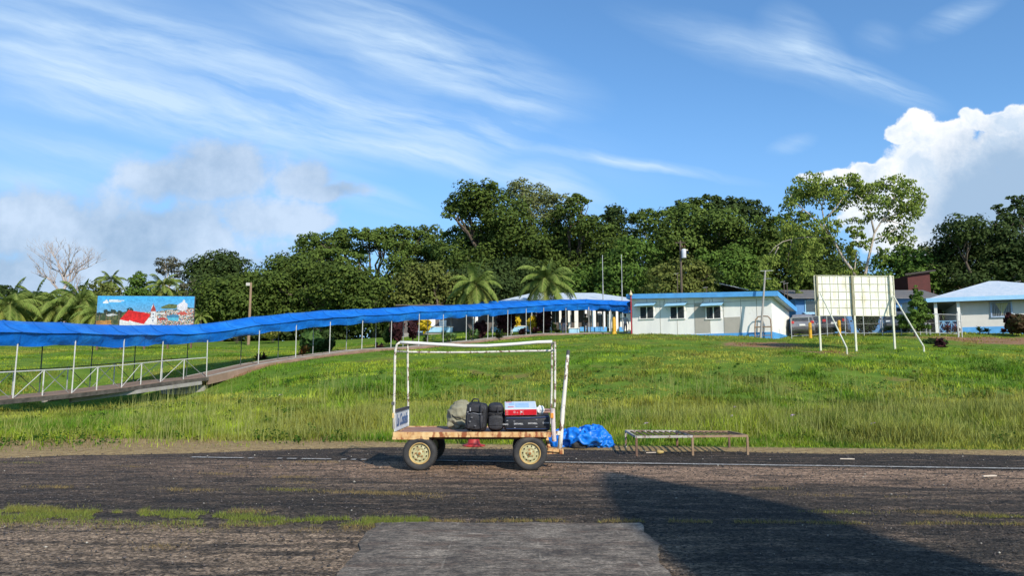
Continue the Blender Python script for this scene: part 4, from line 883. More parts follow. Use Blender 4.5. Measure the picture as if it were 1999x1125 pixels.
PUR = ((.030,.014,.018),(.070,.024,.026)); GRN = ((.03,.075,.018),(.09,.16,.04)); YEL = ((.45,.33,.02),(.62,.45,.03)); DGR = ((.02,.04,.012),(.05,.085,.02)); AGV = ((.10,.19,.06),(.16,.27,.10)); RDG = ((.16,.04,.02),(.05,.09,.02))
SG = 'shrubs planted along the walkway'
for q in [('dark purple cordyline at the foot of the second post past the bridge', 510,712,45.2,.75,.8,'spike',PUR,31,150),
          ('red and green croton at the foot of the third post past the bridge', 588,700,46,1.0,.8,'spike',RDG,32,170),
          ('tall leafy green hedge bush under the canopy beyond the path, left of the purple bushes', 610,692,49.5,1.6,1.6,'leaf',GRN,33,700),
          ('dark leafy hedge bush under the canopy beside the fourth post past the bridge', 635,690,50,1.5,1.2,'leaf',DGR,34,500),
          ('small brown dry plant beside the path edge', 740,682,51,.4,.6,'spike',PUR,35,70),
          ('tall dark purple bush beneath the canopy above the left cart corner', 775,668,56,2.0,1.0,'leaf',PUR,36,520),
          ('rounded dark bush left of the tall purple bush', 757,668,57,1.0,.7,'leaf',DGR,37,240),
          ('tall dark purple bush second from the left under the canopy', 806,664,58,1.9,.8,'leaf',PUR,38,420),
          ('clump of green agave leaves left of two small posts', 836,672,53.6,.8,.9,'spike',AGV,39,120),
          ('clump of pale green agave leaves behind the kerb', 876,668,54.5,1.1,1.1,'spike',AGV,40,170),
          ('pale green agave clump nearest the cart rail centre', 922,664,56,1.2,1.2,'spike',AGV,41,190),
          ('dark purple bush right of the pale agave clump', 938,660,58,1.3,1.0,'leaf',PUR,42,380),
          ('small dark rosette on the kerb left of the big purple bush', 972,663,56.2,1.0,.8,'spike',DGR,43,160),
          ('big dark purple bush under the middle of the canopy', 988,653,60.5,2.2,1.5,'leaf',PUR,44,800),
          ('small dark rosette plant on the kerb right of the big purple bush', 1019,656,58.4,.7,.7,'spike',PUR,45,150),
          ('small dark rosette plant on the kerb below the yellow croton', 1047,652,60,.6,.7,'spike',PUR,46,150),
          ('purple bush right of the yellow croton', 1062,645,63.5,2.2,1.3,'leaf',PUR,47,640),
          ('green spiky bush at the right end of the shrub row', 1085,650,61.8,1.1,1.1,'spike',DGR,48,170)]:
    shrub(q[0], q[1], q[2], q[3], q[4], q[5], q[6], q[7][0], q[7][1], q[8], q[9], group=SG)
YG = 'yellow croton bushes'
shrub('yellow croton bush left of the tall dark posts, partly behind the canopy', 828,648,66,1.5,1.2,'leaf',YEL[0],YEL[1],51,380,group=YG,name='yellow_croton')
shrub('tall yellow croton just under the valance', 1005,628,66,1.2,1.1,'leaf',YEL[0],YEL[1],52,300,group=YG,name='yellow_croton')
shrub('bright yellow croton right of the centre posts', 1040,637,64,1.3,.95,'leaf',YEL[0],YEL[1],53,330,group=YG,name='yellow_croton')
BG = 'shrubs around the porch house'
shrub('small purple plant alone on the slope right of the white panel', 1836,690,43,.75,.5,'leaf',PUR[0],PUR[1],61,150,group=BG)
shrub('dark low creeping plant on the slope beside the small purple plant', 1860,700,42,.35,.9,'leaf',DGR[0],PUR[1],62,160,group=BG)
shrub('dark weed clump above the small purple plant', 1826,676,46,.4,1.3,'leaf',DGR[0],DGR[1],63,220,group=BG)
shrub('big dark reddish bush at the right edge before the house', 1990,652,52,1.3,1.5,'leaf',(.04,.05,.015),(.075,.04,.02),64,700,group=BG)
shrub('reddish bush left of the big dark bush at the right edge', 1972,648,52.5,1.4,.5,'leaf',PUR[0],PUR[1],65,160,group=BG)
shrub('tiny potted red plant beside the house wall', 1958,650,53.5,.5,.45,'spike',(.25,.05,.02),(.12,.03,.02),66,70,group=BG)
shrub('tiny dark plant against the blue base of the house, left one', 1912,650,53.5,.45,.3,'spike',DGR[0],DGR[1],67,50,group=BG)
shrub('tiny dark plant against the blue base of the house, right one', 1929,650,53.5,.35,.3,'spike',DGR[0],DGR[1],68,50,group=BG)
shrub('red leaved plant in front of the blue porch railing, left one', 1849,648,53.2,.55,.4,'spike',(.16,.03,.02),(.10,.02,.02),69,80,group=BG)
shrub('red leaved plant in front of the blue porch railing, right one', 1869,648,53.2,.5,.4,'spike',(.16,.03,.02),(.10,.02,.02),70,80,group=BG)
shrub('dark green rounded bush under the white panel', 1692,655,55,2.4,1.8,'leaf',DGR[0],(.035,.07,.02),71,2600,lf=.16,name='round_bush')
shrub('banana plant with yellow leaves under the canopy far behind the lamp pole', 532,662,72,1.6,1.8,'spike',(.20,.22,.05),(.36,.34,.08),72,60,lf=1.1,lw=.12,name='banana_plant',group='banana plants')
shrub('banana plant beneath the canopy left of the lamp pole', 464,666,72,1.2,1.8,'spike',(.12,.17,.04),(.33,.28,.08),73,50,lf=1.0,lw=.12,name='banana_plant',group='banana plants')
def cone_bush():
    D = 52; b = P(1786, 652, D); b.z = hzs(b.x, b.y)-.1; root = thing('conical_shrub', 'conical evergreen garden tree standing left of the porch house', 'tree', tuple(b))
    L = []
    for (v, w) in ((566,4),(576,8),(588,12),(600,16),(612,20),(624,23),(637,25)):
        L.append((tuple(P(1786+(2 if v < 590 else 0), v, D)-b), w*1.4*D/F, w*1.4*D/F, 13*D/F))
    crown_mesh('crown', L, 'bright', .17, 3.2, root, 0, 5)
    mb = MB(); mb.tube([(0,0,0),(0,0,3)], [.09,.04], 6); mb.build('trunk', bark, root)
cone_bush()
# dark shaded thicket that closes the view between the trunks
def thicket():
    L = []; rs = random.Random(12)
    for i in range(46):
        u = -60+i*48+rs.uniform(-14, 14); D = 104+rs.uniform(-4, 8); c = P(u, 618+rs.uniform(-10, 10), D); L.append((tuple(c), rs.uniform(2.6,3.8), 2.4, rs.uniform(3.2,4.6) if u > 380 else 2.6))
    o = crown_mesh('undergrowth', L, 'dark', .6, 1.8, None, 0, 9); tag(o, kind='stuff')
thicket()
def forest():
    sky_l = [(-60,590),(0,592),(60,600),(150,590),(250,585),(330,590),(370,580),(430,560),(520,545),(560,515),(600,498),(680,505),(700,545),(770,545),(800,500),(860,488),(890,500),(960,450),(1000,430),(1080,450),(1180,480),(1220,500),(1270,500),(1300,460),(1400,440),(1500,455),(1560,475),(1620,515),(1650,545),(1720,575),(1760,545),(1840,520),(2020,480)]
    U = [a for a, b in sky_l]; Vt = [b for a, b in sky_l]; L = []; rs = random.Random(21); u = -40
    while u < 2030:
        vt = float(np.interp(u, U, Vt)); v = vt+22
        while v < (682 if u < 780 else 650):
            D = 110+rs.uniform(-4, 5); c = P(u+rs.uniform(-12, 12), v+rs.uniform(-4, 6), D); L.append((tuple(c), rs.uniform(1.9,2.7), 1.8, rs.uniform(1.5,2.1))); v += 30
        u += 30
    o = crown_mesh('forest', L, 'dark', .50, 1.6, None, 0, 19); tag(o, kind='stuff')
forest()
def wildflowers():
    for k, (u, v, D, lab) in enumerate([(1262,828,19.5,'lilac wildflower behind the left end of the metal table'),(1431,813,20.5,'lilac wildflower right of the centre of the metal table'),(1705,828,20,'lilac wildflower in the verge between table and right edge'),(1548,812,20.5,'pair of lilac seed heads in the tall grass right of the table'),(1435,796,22,'dark lilac flower head highest in the verge above the table'),(548,775,27,'pale flower in the grass left of the cart')]):
        g = P(u, v, D); z0 = hzs(g.x, g.y); g.z = max(g.z, z0+.3); r = thing('wildflower', lab, 'flower', (g.x, g.y, z0), group='wildflowers in the verge')
        h = g.z-z0; mb = MB(); mb.tube([(0,0,0),(.01,0,h)], .006, 5); mb.build('stem', mat('green_stem', (.10,.16,.03)), r)
        mb = MB()
        for q in range(9):
            a = q*.7; mb.add([(0,0,h), (math.cos(a)*.05-.02*math.sin(a), math.sin(a)*.05+.02*math.cos(a), h+.03), (math.cos(a)*.085, math.sin(a)*.085, h+.035*math.sin(q)), (math.cos(a)*.05+.02*math.sin(a), math.sin(a)*.05-.02*math.cos(a), h+.03)], [(0,1,2,3)])
        mb.build('petals', mat('lilac_petal', (.55,.38,.50)), r)
wildflowers()

# ------------------------------------------------------------------ white hut
def local(A, B):
    ex = Vector((B.x-A.x, B.y-A.y, 0)); L = ex.length; ex.normalize(); ey = Vector((-ex.y, ex.x, 0)); return ex, ey, L
def plane_hit(u, v, A, ex, ey):       # -> (s, z) on the vertical plane through A along ex
    d = ray(u, v); t = ((A.x)*ey.x+(A.y)*ey.y)/(d.x*ey.x+d.y*ey.y); p = Vector((0,0,CAMH))+d*t
    return (p.x-A.x)*ex.x+(p.y-A.y)*ex.y, p.z
def hut():
    A, B = HUT_A.copy(), HUT_B.copy(); ex, ey, L = local(A, B); rz = math.atan2(ex.y, ex.x); z0 = 4.45
    root = thing('white_hut', 'long low weathered white hut with light blue flat roof edge on the slope', 'building', (A.x, A.y, z0), rz)
    zl = P(1235,584,59.3).z-z0; zr = P(1509,579,54).z-z0; dep = 6.6
    H = lambda x: zl+(zr-zl)*x/L
    mb = MB(); back = .55
    vs = [(0,0,-.3),(L,0,-.3),(L,dep,-.3),(0,dep,-.3),(0,0,zl),(L,0,zr),(L,dep,zr-back),(0,dep,zl-back)]
    mb.add(vs, [(0,1,5,4),(1,2,6,5),(2,3,7,6),(3,0,4,7),(4,5,6,7),(3,2,1,0)]); mb.build('wall', hut_wall, root)
    mb = MB(); o = .18
    for (x0, x1, y0, y1) in ((-.25, L+.55, -.55, -.47), (-.25, L+.55, dep+.3, dep+.38)):
        f = lambda x, y: H(x)-back*max(y, 0)/dep
        vs = [(x0,y0,f(x0,y0)-.03),(x1,y0,f(x1,y0)-.03),(x1,y1,f(x1,y0)-.03),(x0,y1,f(x0,y0)-.03)]; vs += [(a, b, c+.36) for a, b, c in vs]
        mb.add(vs, [(3,2,1,0),(4,5,6,7),(0,1,5,4),(1,2,6,5),(2,3,7,6),(3,0,4,7)])
    for x0 in (-.25, L+.47):
        y0, y1 = -.468, dep+.298; f = lambda y: H(x0)-back*max(y, 0)/dep
        vs = [(x0,y0,f(y0)-.03),(x0+.08,y0,f(y0)-.03),(x0+.08,y1,f(y1)-.03),(x0,y1,f(y1)-.03)]; vs += [(a, b, c+.358) for a, b, c in vs]
        mb.add(vs, [(3,2,1,0),(4,5,6,7),(0,1,5,4),(1,2,6,5),(2,3,7,6),(3,0,4,7)])
    mb.build('fascia', sky_blue, root)
    mb = MB(); vs = [(-.16,-.46,H(0)+.004),(L+.46,-.46,H(L)+.004),(L+.46,dep+.29,H(L)-back+.004),(-.16,dep+.29,H(0)-back+.004)]; vs += [(a,b,c+.22) for a,b,c in vs]
    mb.add(vs, [(3,2,1,0),(4,5,6,7),(0,1,5,4),(1,2,6,5),(2,3,7,6),(3,0,4,7)]); mb.build('roof', roof_pale, root)
    # blue plinth
    mb = MB(); mb.box((L/2, .0, .22), (L+.1, .10, .62)); mb.box((L, dep/2+.05, .22), (.12, dep, .618)); mb.build('plinth', sky_blue, root)
    # panel seams
    mb = MB()
    for u in (1289, 1322, 1356, 1386, 1413, 1447, 1478):
        s_, _ = plane_hit(u, 620, A, ex, ey); mb.box((s_, -.004, (H(s_)+.3)/2-.05), (.035, .02, H(s_)-.5))
    mb.box((L*.5, -.004, H(0)-.62), (L*.96, .014, .03)); mb.build('panel_seam', hut_patch, root)
    for (u0, v0, u1, v1) in ((1356,592,1386,650), (1414,620,1446,651)):
        a, z1 = plane_hit(u0, v0, A, ex, ey); b, z2 = plane_hit(u1, v1, A, ex, ey); mb = MB(); mb.box(((a+b)/2, -.012, (z1+z2)/2-z0), (b-a, .02, z1-z2)); q = mb.build('wall_panel', hut_patch, root)
        q['label'] = 'bare beige board patch'
    for (u0, u1) in ((1250,1276), (1309,1336), (1379,1407)):
        a, zt = plane_hit(u0, 600, A, ex, ey); b, zb = plane_hit(u1, 621.5, A, ex, ey); zt -= z0; zb -= z0; c = (a+b)/2; w = b-a; h = zt-zb
        mb = MB(); f = .07
        mb.box((c, -.03, zt+f/2), (w+2*f, .07, f)); mb.box((c, -.04, zb-f/2), (w+2*f+.06, .10, f)); mb.box((a-f/2, -.03, (zt+zb)/2), (f, .07, h)); mb.box((b+f/2, -.03, (zt+zb)/2), (f, .07, h)); mb.box((c, -.035, (zt+zb)/2), (f, .06, h))
        win = mb.build('window', hut_wall, root)
        mb = MB(); mb.box((c, .0, (zt+zb)/2), (w, .02, h)); n = 9
        for k in range(n):
            z_ = zb+h*(k+.5)/n
            for sx_ in (-1, 1): mb.box((0,0,0), (w/2-.06, .012, h/n*.95), 0, Matrix.Translation((c+sx_*w/4, -.035, z_)) @ Matrix.Rotation(R(-28), 4, 'X'))
        mb.build('louvres', glass_dark, win)
        mb = MB(); aw = w/2+.28; z1 = zt+.34; z2 = zt+.06; y2 = -.72
        mb.add([(c-aw,-.03,z1),(c+aw,-.03,z1),(c+aw,y2,z2),(c-aw,y2,z2),(c-aw,-.03,z1-.03),(c+aw,-.03,z1-.03),(c+aw,y2,z2-.03),(c-aw,y2,z2-.03)], [(0,1,2,3),(7,6,5,4),(0,4,5,1),(1,5,6,2),(2,6,7,3),(3,7,4,0)])
        for s_ in (-1, 1): mb.tube([(c+s_*(aw-.04), -.03, zt-.25), (c+s_*(aw-.04), y2+.05, z2-.01)], .015, 5)
        mb.build('awning', pale_blue, root)
    # little hooks and stains under the eave
    mb = MB()
    for x in (1.2, 2.6, 3.9, 5.6, 6.3): mb.tube([(x,-.01,H(x)-.03),(x+.05,-.05,H(x)-.25),(x-.03,-.03,H(x)-.42)], .012, 5)
    mb.build('cable', grey_dark, root)
    # red and white corner post
    b = P(1233, 656, 58.6); b.z = hzs(b.x, b.y)-.1; r = thing('striped_post', 'dark red post with white and yellow finial at the left corner of the hut', 'post', tuple(b))
    top = P(1233, 577, 58.6).z-b.z; mb = MB(); mb.tube([(0,0,0),(0,0,top)], .055, 8); mb.build('shaft', red_p, r)
    mb = MB(); mb.lathe([(.0,top+.42),(.05,top+.36),(.03,top+.28),(.09,top+.22),(.13,top+.05),(.13,top),(.0,top)], (0,0,0), seg=10); mb.build('finial', mat('cream_finial', (.62,.50,.30)), r, smooth=True)
    # leaning pole in front of the hut with a small crossbar
    a = P(1484, 660, 53.2); a.z = hzs(a.x, a.y)-.15; t = P(1494, 528, 53.2); r = thing('utility_pole', 'leaning grey wooden pole with short crossbar in front of the hut', 'pole', tuple(a)); t = t-a
    mb = MB(); mb.tube([(0,0,0), t*.5, t], [.085,.075,.06], 8); mb.build('pole', grey_pole, r)
    mb = MB(); mb.tube([t+Vector((-.35,0,-.05)), t+Vector((.55,0,-.02))], .025, 6); mb.tube([t*.88+Vector((-.1,0,0)), t*.88+Vector((.45,0,.0))], .02, 5); mb.build('crossbar', galv, r)
    # rattan-like chair leaning on the wall
    s_, _ = plane_hit(1492, 640, A, ex, ey); c = A+ex*s_-ey*.5; c.z = hzs(c.x, c.y); _, zt = plane_hit(1492, 618, A, ex, ey); h = zt-c.z; r = thing('broken_chair', 'old brown wooden bench back leaning on the right end of the hut wall', 'chair', tuple(c), rz)
    mb = MB(); w = .56; pts = [(-w,0,0),(-w,.1,h*.55),(-w*.92,.16,h*.85),(-w*.6,.2,h*.98),(0,.22,h),(w*.6,.2,h*.98),(w*.92,.16,h*.85),(w,.1,h*.55),(w,0,0)]; mb.tube(pts, .045, 7); mb.build('frame', wood_pole, r)
    mb = MB(); mb.bar((-w,.11,h*.52),(w,.11,h*.52),.07,.09); mb.bar((0,.11,h*.2),(0,.2,h*.95),.03,.04); mb.bar((-w,.04,h*.14),(w,.04,h*.14),.04,.06); mb.build('rail', wood_pole, r)
    mb = MB(); mb.bar((-w*.9,-.25,h*.5),(-w*.9,.1,h*.52),.05); mb.bar((w*.9,-.25,h*.5),(w*.9,.1,h*.52),.05); mb.build('arm', wood_pole, r)
hut()

# ------------------------------------------------------------------ terminal building behind the canopy
def terminal():
    D = 69; zb = P(1100, 648, D).z-.35; c = P(1100, 648, D); root = thing('terminal_building', 'airport terminal with pale blue hipped roof, white columns and blue low wall behind the canopy', 'building', (c.x, D, zb))
    X = lambda u, d=D: P(u, 600, d).x-c.x
    ze = P(1100, 594, D).z-zb; zr = P(1100, 573, D+5).z-zb
    mb = MB(); x0, x1 = X(955), X(1300); y0, y1 = -.9, 10
    r0, r1 = X(1040, D+5), X(1160, D+5)
    vs = [(x0,y0,ze),(x1,y0,ze),(x1,y1,ze),(x0,y1,ze),(r0,4.6,zr),(r1,4.6,zr)]; mb.add(vs, [(0,1,5,4),(1,2,5),(2,3,4,5),(3,0,4),(3,2,1,0)]); mb.build('roof', roof_pale, root)
    mb = MB(); mb.box(((x0+x1)/2, y0-.03, ze-.09), (x1-x0+.1, .06, .26)); mb.build('fascia', sky_blue, root)
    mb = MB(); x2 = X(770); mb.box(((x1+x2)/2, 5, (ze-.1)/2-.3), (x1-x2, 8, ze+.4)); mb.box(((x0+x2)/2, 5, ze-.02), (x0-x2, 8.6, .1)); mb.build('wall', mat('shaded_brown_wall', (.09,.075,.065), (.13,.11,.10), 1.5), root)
    mb = MB(); mb.box(((x1+x2)/2, -.2, -.12), (x1-x2+.6, 2.6, .5)); mb.build('floor_slab', concrete, root)
    for u in (1093, 1110, 1124, 1143, 1158, 1178, 1190, 1203, 1072, 1048):
        x = X(u); w = .34 if u in (1124, 1158) else .2
        mb = MB(); mb.box((x, -.35, ze/2), (w, w, ze-.1)); mb.build('column', hut_wall, root)
    for (ua, ub) in ((1130,1142),(1146,1182),(1206,1216),(960,1000),(1012,1045)):
        mb = MB(); a, b = X(ua), X(ub); mb.box(((a+b)/2, -.7, .42), (b-a, .12, .62)); mb.build('low_wall', sky_blue if ua != 960 else pale_blue, root)
    for (ua, ub, va, vb_, m_) in ((775,785,622,640,'w'),(802,818,624,640,'b'),(836,848,622,640,'w'),(856,870,624,642,'w'),(1188,1200,612,640,'w'),(1213,1235,611,645,'w')):
        mb = MB(); a, b = X(ua), X(ub); za, zc = P(1000, va, D).z-zb, P(1000, vb_, D).z-zb; mb.box(((a+b)/2, .95, (za+zc)/2), (b-a, .08, za-zc)); q = mb.build('wall_panel', hut_wall if m_ == 'w' else pale_blue, root)
    # second small canopy behind the first
    a = P(925, 592, 65.5); b = P(1150, 583, 65.5); zg = hzs(a.x, a.y); r = thing('rear_canopy', 'second dark blue canopy roof seen just above the first in front of the terminal', 'walkway canopy', (a.x, a.y, zg))
    L = b.x-a.x; za = P(925,600,65.5).z-zg; zb2 = P(1150,598,65.5).z-zg; mb = MB()
    mb.add([(0,-.7,za),(L,-.7,zb2),(L,.35,zb2+.62),(0,.35,za+.52),(L,1.4,zb2),(0,1.4,za)], [(0,1,2,3),(3,2,4,5)]); mb.build('roof_tarpaulin', blue_tarp, r)
    mb = MB(); mb.bar((0,-.76,za-.02),(L,-.76,zb2-.02),.05,.12); mb.build('edge_pipe', white_post, r)
    for k in range(7):
        x = L*k/6; mb = MB(); mb.tube([(x,-.7,-.2),(x,-.7,za+(zb2-za)*k/6)], .04, 6); mb.build('post', white_post, r)
    # first wide white and blue painted post on the lawn
    for (u, v0, v1, D_, lab) in ((930,617,640,64,'post painted white above and blue below, beside the yellow croton'),(978,614,628,65,'short white painted post top above the big purple bush')):
        t = P(u, v0, D_); z = hzs(t.x, t.y); q = thing('painted_post', lab, 'post', (t.x, t.y, z), group='painted posts'); h = t.z-z
        mb = MB(); mb.tube([(0,0,h*.5),(0,0,h+.3)], .13, 8); mb.build('upper_post', hut_wall, q); mb = MB(); mb.tube([(0,0,-.2),(0,0,h*.5)], .132, 8); mb.build('lower_post', mat('deep_blue_paint', (.03,.10,.45)), q)
terminal()
def tub(u, v, D, w, lab, nm='blue_boat_planter'):
    c = P(u, v, D); z = hzs(c.x, c.y); r = thing(nm, lab, 'planter', (c.x, c.y, z)); mb = MB(); mb.bevbox((0,0,.28), (w,.7,.5), .08); mb.build('basin', pale_blue, r); mb = MB(); mb.box((0,0,.55), (w+.1,.8,.05)); mb.build('rim', hut_wall, r)
tub(1022, 645, 66, 2.4, 'pale blue low planter left of the bright yellow croton')
tub(850, 642, 69, 3.2, 'pale blue low planter on the far lawn left of the centre')
tub(1120, 648, 64.2, .9, 'small pale blue block at the end of the kerb')
def misc_far():
    # yellow pillar
    b = P(1199, 652, 60.2); b.z = hzs(b.x, b.y)-.05; h = P(1199, 619, 60.2).z-b.z; r = thing('yellow_pillar', 'tall yellow hydrant like pillar beside the left end of the hut', 'pillar', tuple(b))
    mb = MB(); mb.lathe([(.14,.3),(.15,h*.3),(.155,h*.55),(.14,h*.85),(.10,h*.97),(.03,h)], (0,0,0), seg=12); mb.build('shaft', yellow_p, r, smooth=True)
    mb = MB(); mb.lathe([(.22,0),(.22,.12),(.15,.32)], (0,0,0), seg=12); mb.build('base', yellow_p, r, smooth=True)
    # round notice sign on two legs
    b = P(1171, 640, 64.5); b.z = hzs(b.x, b.y); h = P(1171, 612, 64.5).z-b.z; r = thing('notice_sign', 'small white square notice on two thin legs left of the yellow pillar', 'sign', tuple(b))
    mb = MB(); mb.box((0,0,h), (.34,.04,.30)); pn = mb.build('panel', hut_wall, r)
    mb = MB(); mb.lathe([(.045,0),(.09,0),(.09,.012),(.045,.012)], (0,-.034,h), 'y', 16, closed=True); mb.build('ring_mark', grey_dark, pn)
    for s_ in (-.07,.07): mb = MB(); mb.tube([(s_,0,0),(s_,0,h-.1)], .02, 5); mb.build('leg', galv, r)
    b = P(1228, 650, 60.6); b.z = hzs(b.x, b.y); r = thing('white_stand', 'small white metal frame stand at the foot of the red post', 'stand', tuple(b)); mb = MB()
    for s_ in (-.1,.1): mb.bar((s_,0,-.1),(s_,0,.38),.04)
    mb.bar((-.1,0,.38),(.1,0,.38),.05); mb.build('frame', white_post, r); mb = MB(); mb.box((0,.0,.2), (.14,.02,.14)); mb.build('plate', hut_wall, r)
    # two whip masts
    for (u, v, lab) in ((1176, 498, 'thin tall grey whip mast, left one of the pair in front of the trees'), (1213, 497, 'thin tall grey whip mast, right one of the pair in front of the trees')):
        D = 67; t = P(u, v, D); b = Vector((t.x, t.y, 6)); r = thing('whip_mast', lab, 'mast', tuple(b), group='thin whip masts'); h = t.z-6
        mb = MB(); mb.tube([(0,0,0),(0,0,h*.6)], .05, 6); mb.build('lower_mast', galv, r); mb = MB(); mb.tube([(0,0,h*.6),(0,0,h)], .03, 5); mb.build('upper_mast', galv, r)
    # lamp pole left
    D = 70; t = P(490, 552, D); z = hzs(t.x, t.y); r = thing('lamp_pole', 'wooden lamp pole with a square floodlight rising above the canopy at left', 'lamp pole', (t.x, t.y, z)); h = t.z-z
    mb = MB(); mb.tube([(0,0,-.2),(0,0,h)], [.14,.10], 8); mb.build('pole', wood_pole, r); mb = MB(); mb.bevbox((-.22,-.1,h-.18), (.36,.22,.30), .04); mb.build('floodlight', mat('grey_lamp_housing', (.5,.46,.42)), r)
    mb = MB(); mb.tube([(0,0,h-.35),(-.22,-.05,h-.3)], .03, 5); mb.build('arm', galv, r)
    # transformer pole
    D = 72; b = P(1329, 600, D); z = hzs(b.x, b.y); t = P(1328, 470, D); h = t.z-z; r = thing('transformer_pole', 'power pole with a white cylindrical transformer high among the trees', 'power pole', (t.x, t.y, z))
    mb = MB(); mb.tube([(0,0,0),(0,0,h)], [.13,.09], 8); mb.build('pole', bark, r); zc = P(1331, 497, D).z-z
    mb = MB(); mb.lathe([(0,.50),(.16,.48),(.21,.42),(.22,.36),(.22,-.36),(.2,-.40),(0,-.40)], (.24,-.3,zc), seg=16); tr = mb.build('transformer', mat('white_enamel', (.62,.63,.66)), r, smooth=True)
    mb = MB()
    for s_ in (-.1,.1): mb.lathe([(.02,.6),(.04,.68),(.03,.74),(.045,.80),(0,.86)], (.24+s_,-.3,zc), seg=8)
    mb.build('bushing', mat('brown_ceramic', (.2,.1,.06)), tr, smooth=True)
    mb = MB(); mb.bar((-.5,0,h-.2),(.5,0,h-.2),.07); mb.build('crossarm', bark, r)
    mb = MB(); mb.lathe([(.0,.15),(.12,.13),(.16,.02),(.16,0),(0,0)], (.55,-.05,h-1.0), seg=10); mb.tube([(0,0,h-.9),(.55,-.05,h-.88)], .03, 5); mb.build('street_light', mat('pale_lamp_head', (.55,.48,.38)), r)
    # small pole behind hut, H-shaped pole, tin roof
    for (u, v, D_, lab) in ((1322,533,70,'thin grey pole behind the middle of the hut roof'),(1379,560,66,'short thin rod on the hut roof line'),(1530,549,66,'left one of two short poles beside the right end of the hut'),(1536,552,64,'thin post with a small bracket behind the right end of the hut'),(1553,572,68,'thin steel pole between hut and white panel'),(1990,548,62,'bent grey pole behind the right roof slope')):
        t = P(u, v, D_); z = hzs(t.x, t.y); r = thing('thin_pole', lab, 'pole', (t.x, t.y, z), group='thin poles behind the buildings'); h = t.z-z
        mb = MB(); mb.tube([(0,0,0),(0,0,h)], .04, 6); mb.build('shaft', bark, r); mb = MB(); mb.tube([(-.3,0,h-.1),(.12,0,h-.03)], .02, 5); mb.build('bracket', galv, r)
    D = 80; a = P(1398, 572, D); z = hzs(a.x, a.y); r = thing('tin_roof_shed', 'shed with grey corrugated tin roof showing above the hut roof', 'shed', (a.x, a.y, z)); w = P(1462,572,D).x-a.x; za = P(1400,552,D).z-z
    mb = MB(); mb.add([(-.5,0,za+.15),(w,0,za-.75),(w,5,za-.55),(1.0,5,za+.6),(-.5,0,za+.08),(w,0,za-.82),(w,5,za-.62),(1.0,5,za+.53)], [(0,1,2,3),(7,6,5,4),(0,4,5,1),(1,5,6,2),(2,6,7,3),(3,7,4,0)]); mb.build('roof', tin, r)
    mb = MB(); mb.box((w/2,2.5,(za-1)/2), (w-.6,4.2,za-1)); mb.build('wall', red_wall, r)
misc_far()

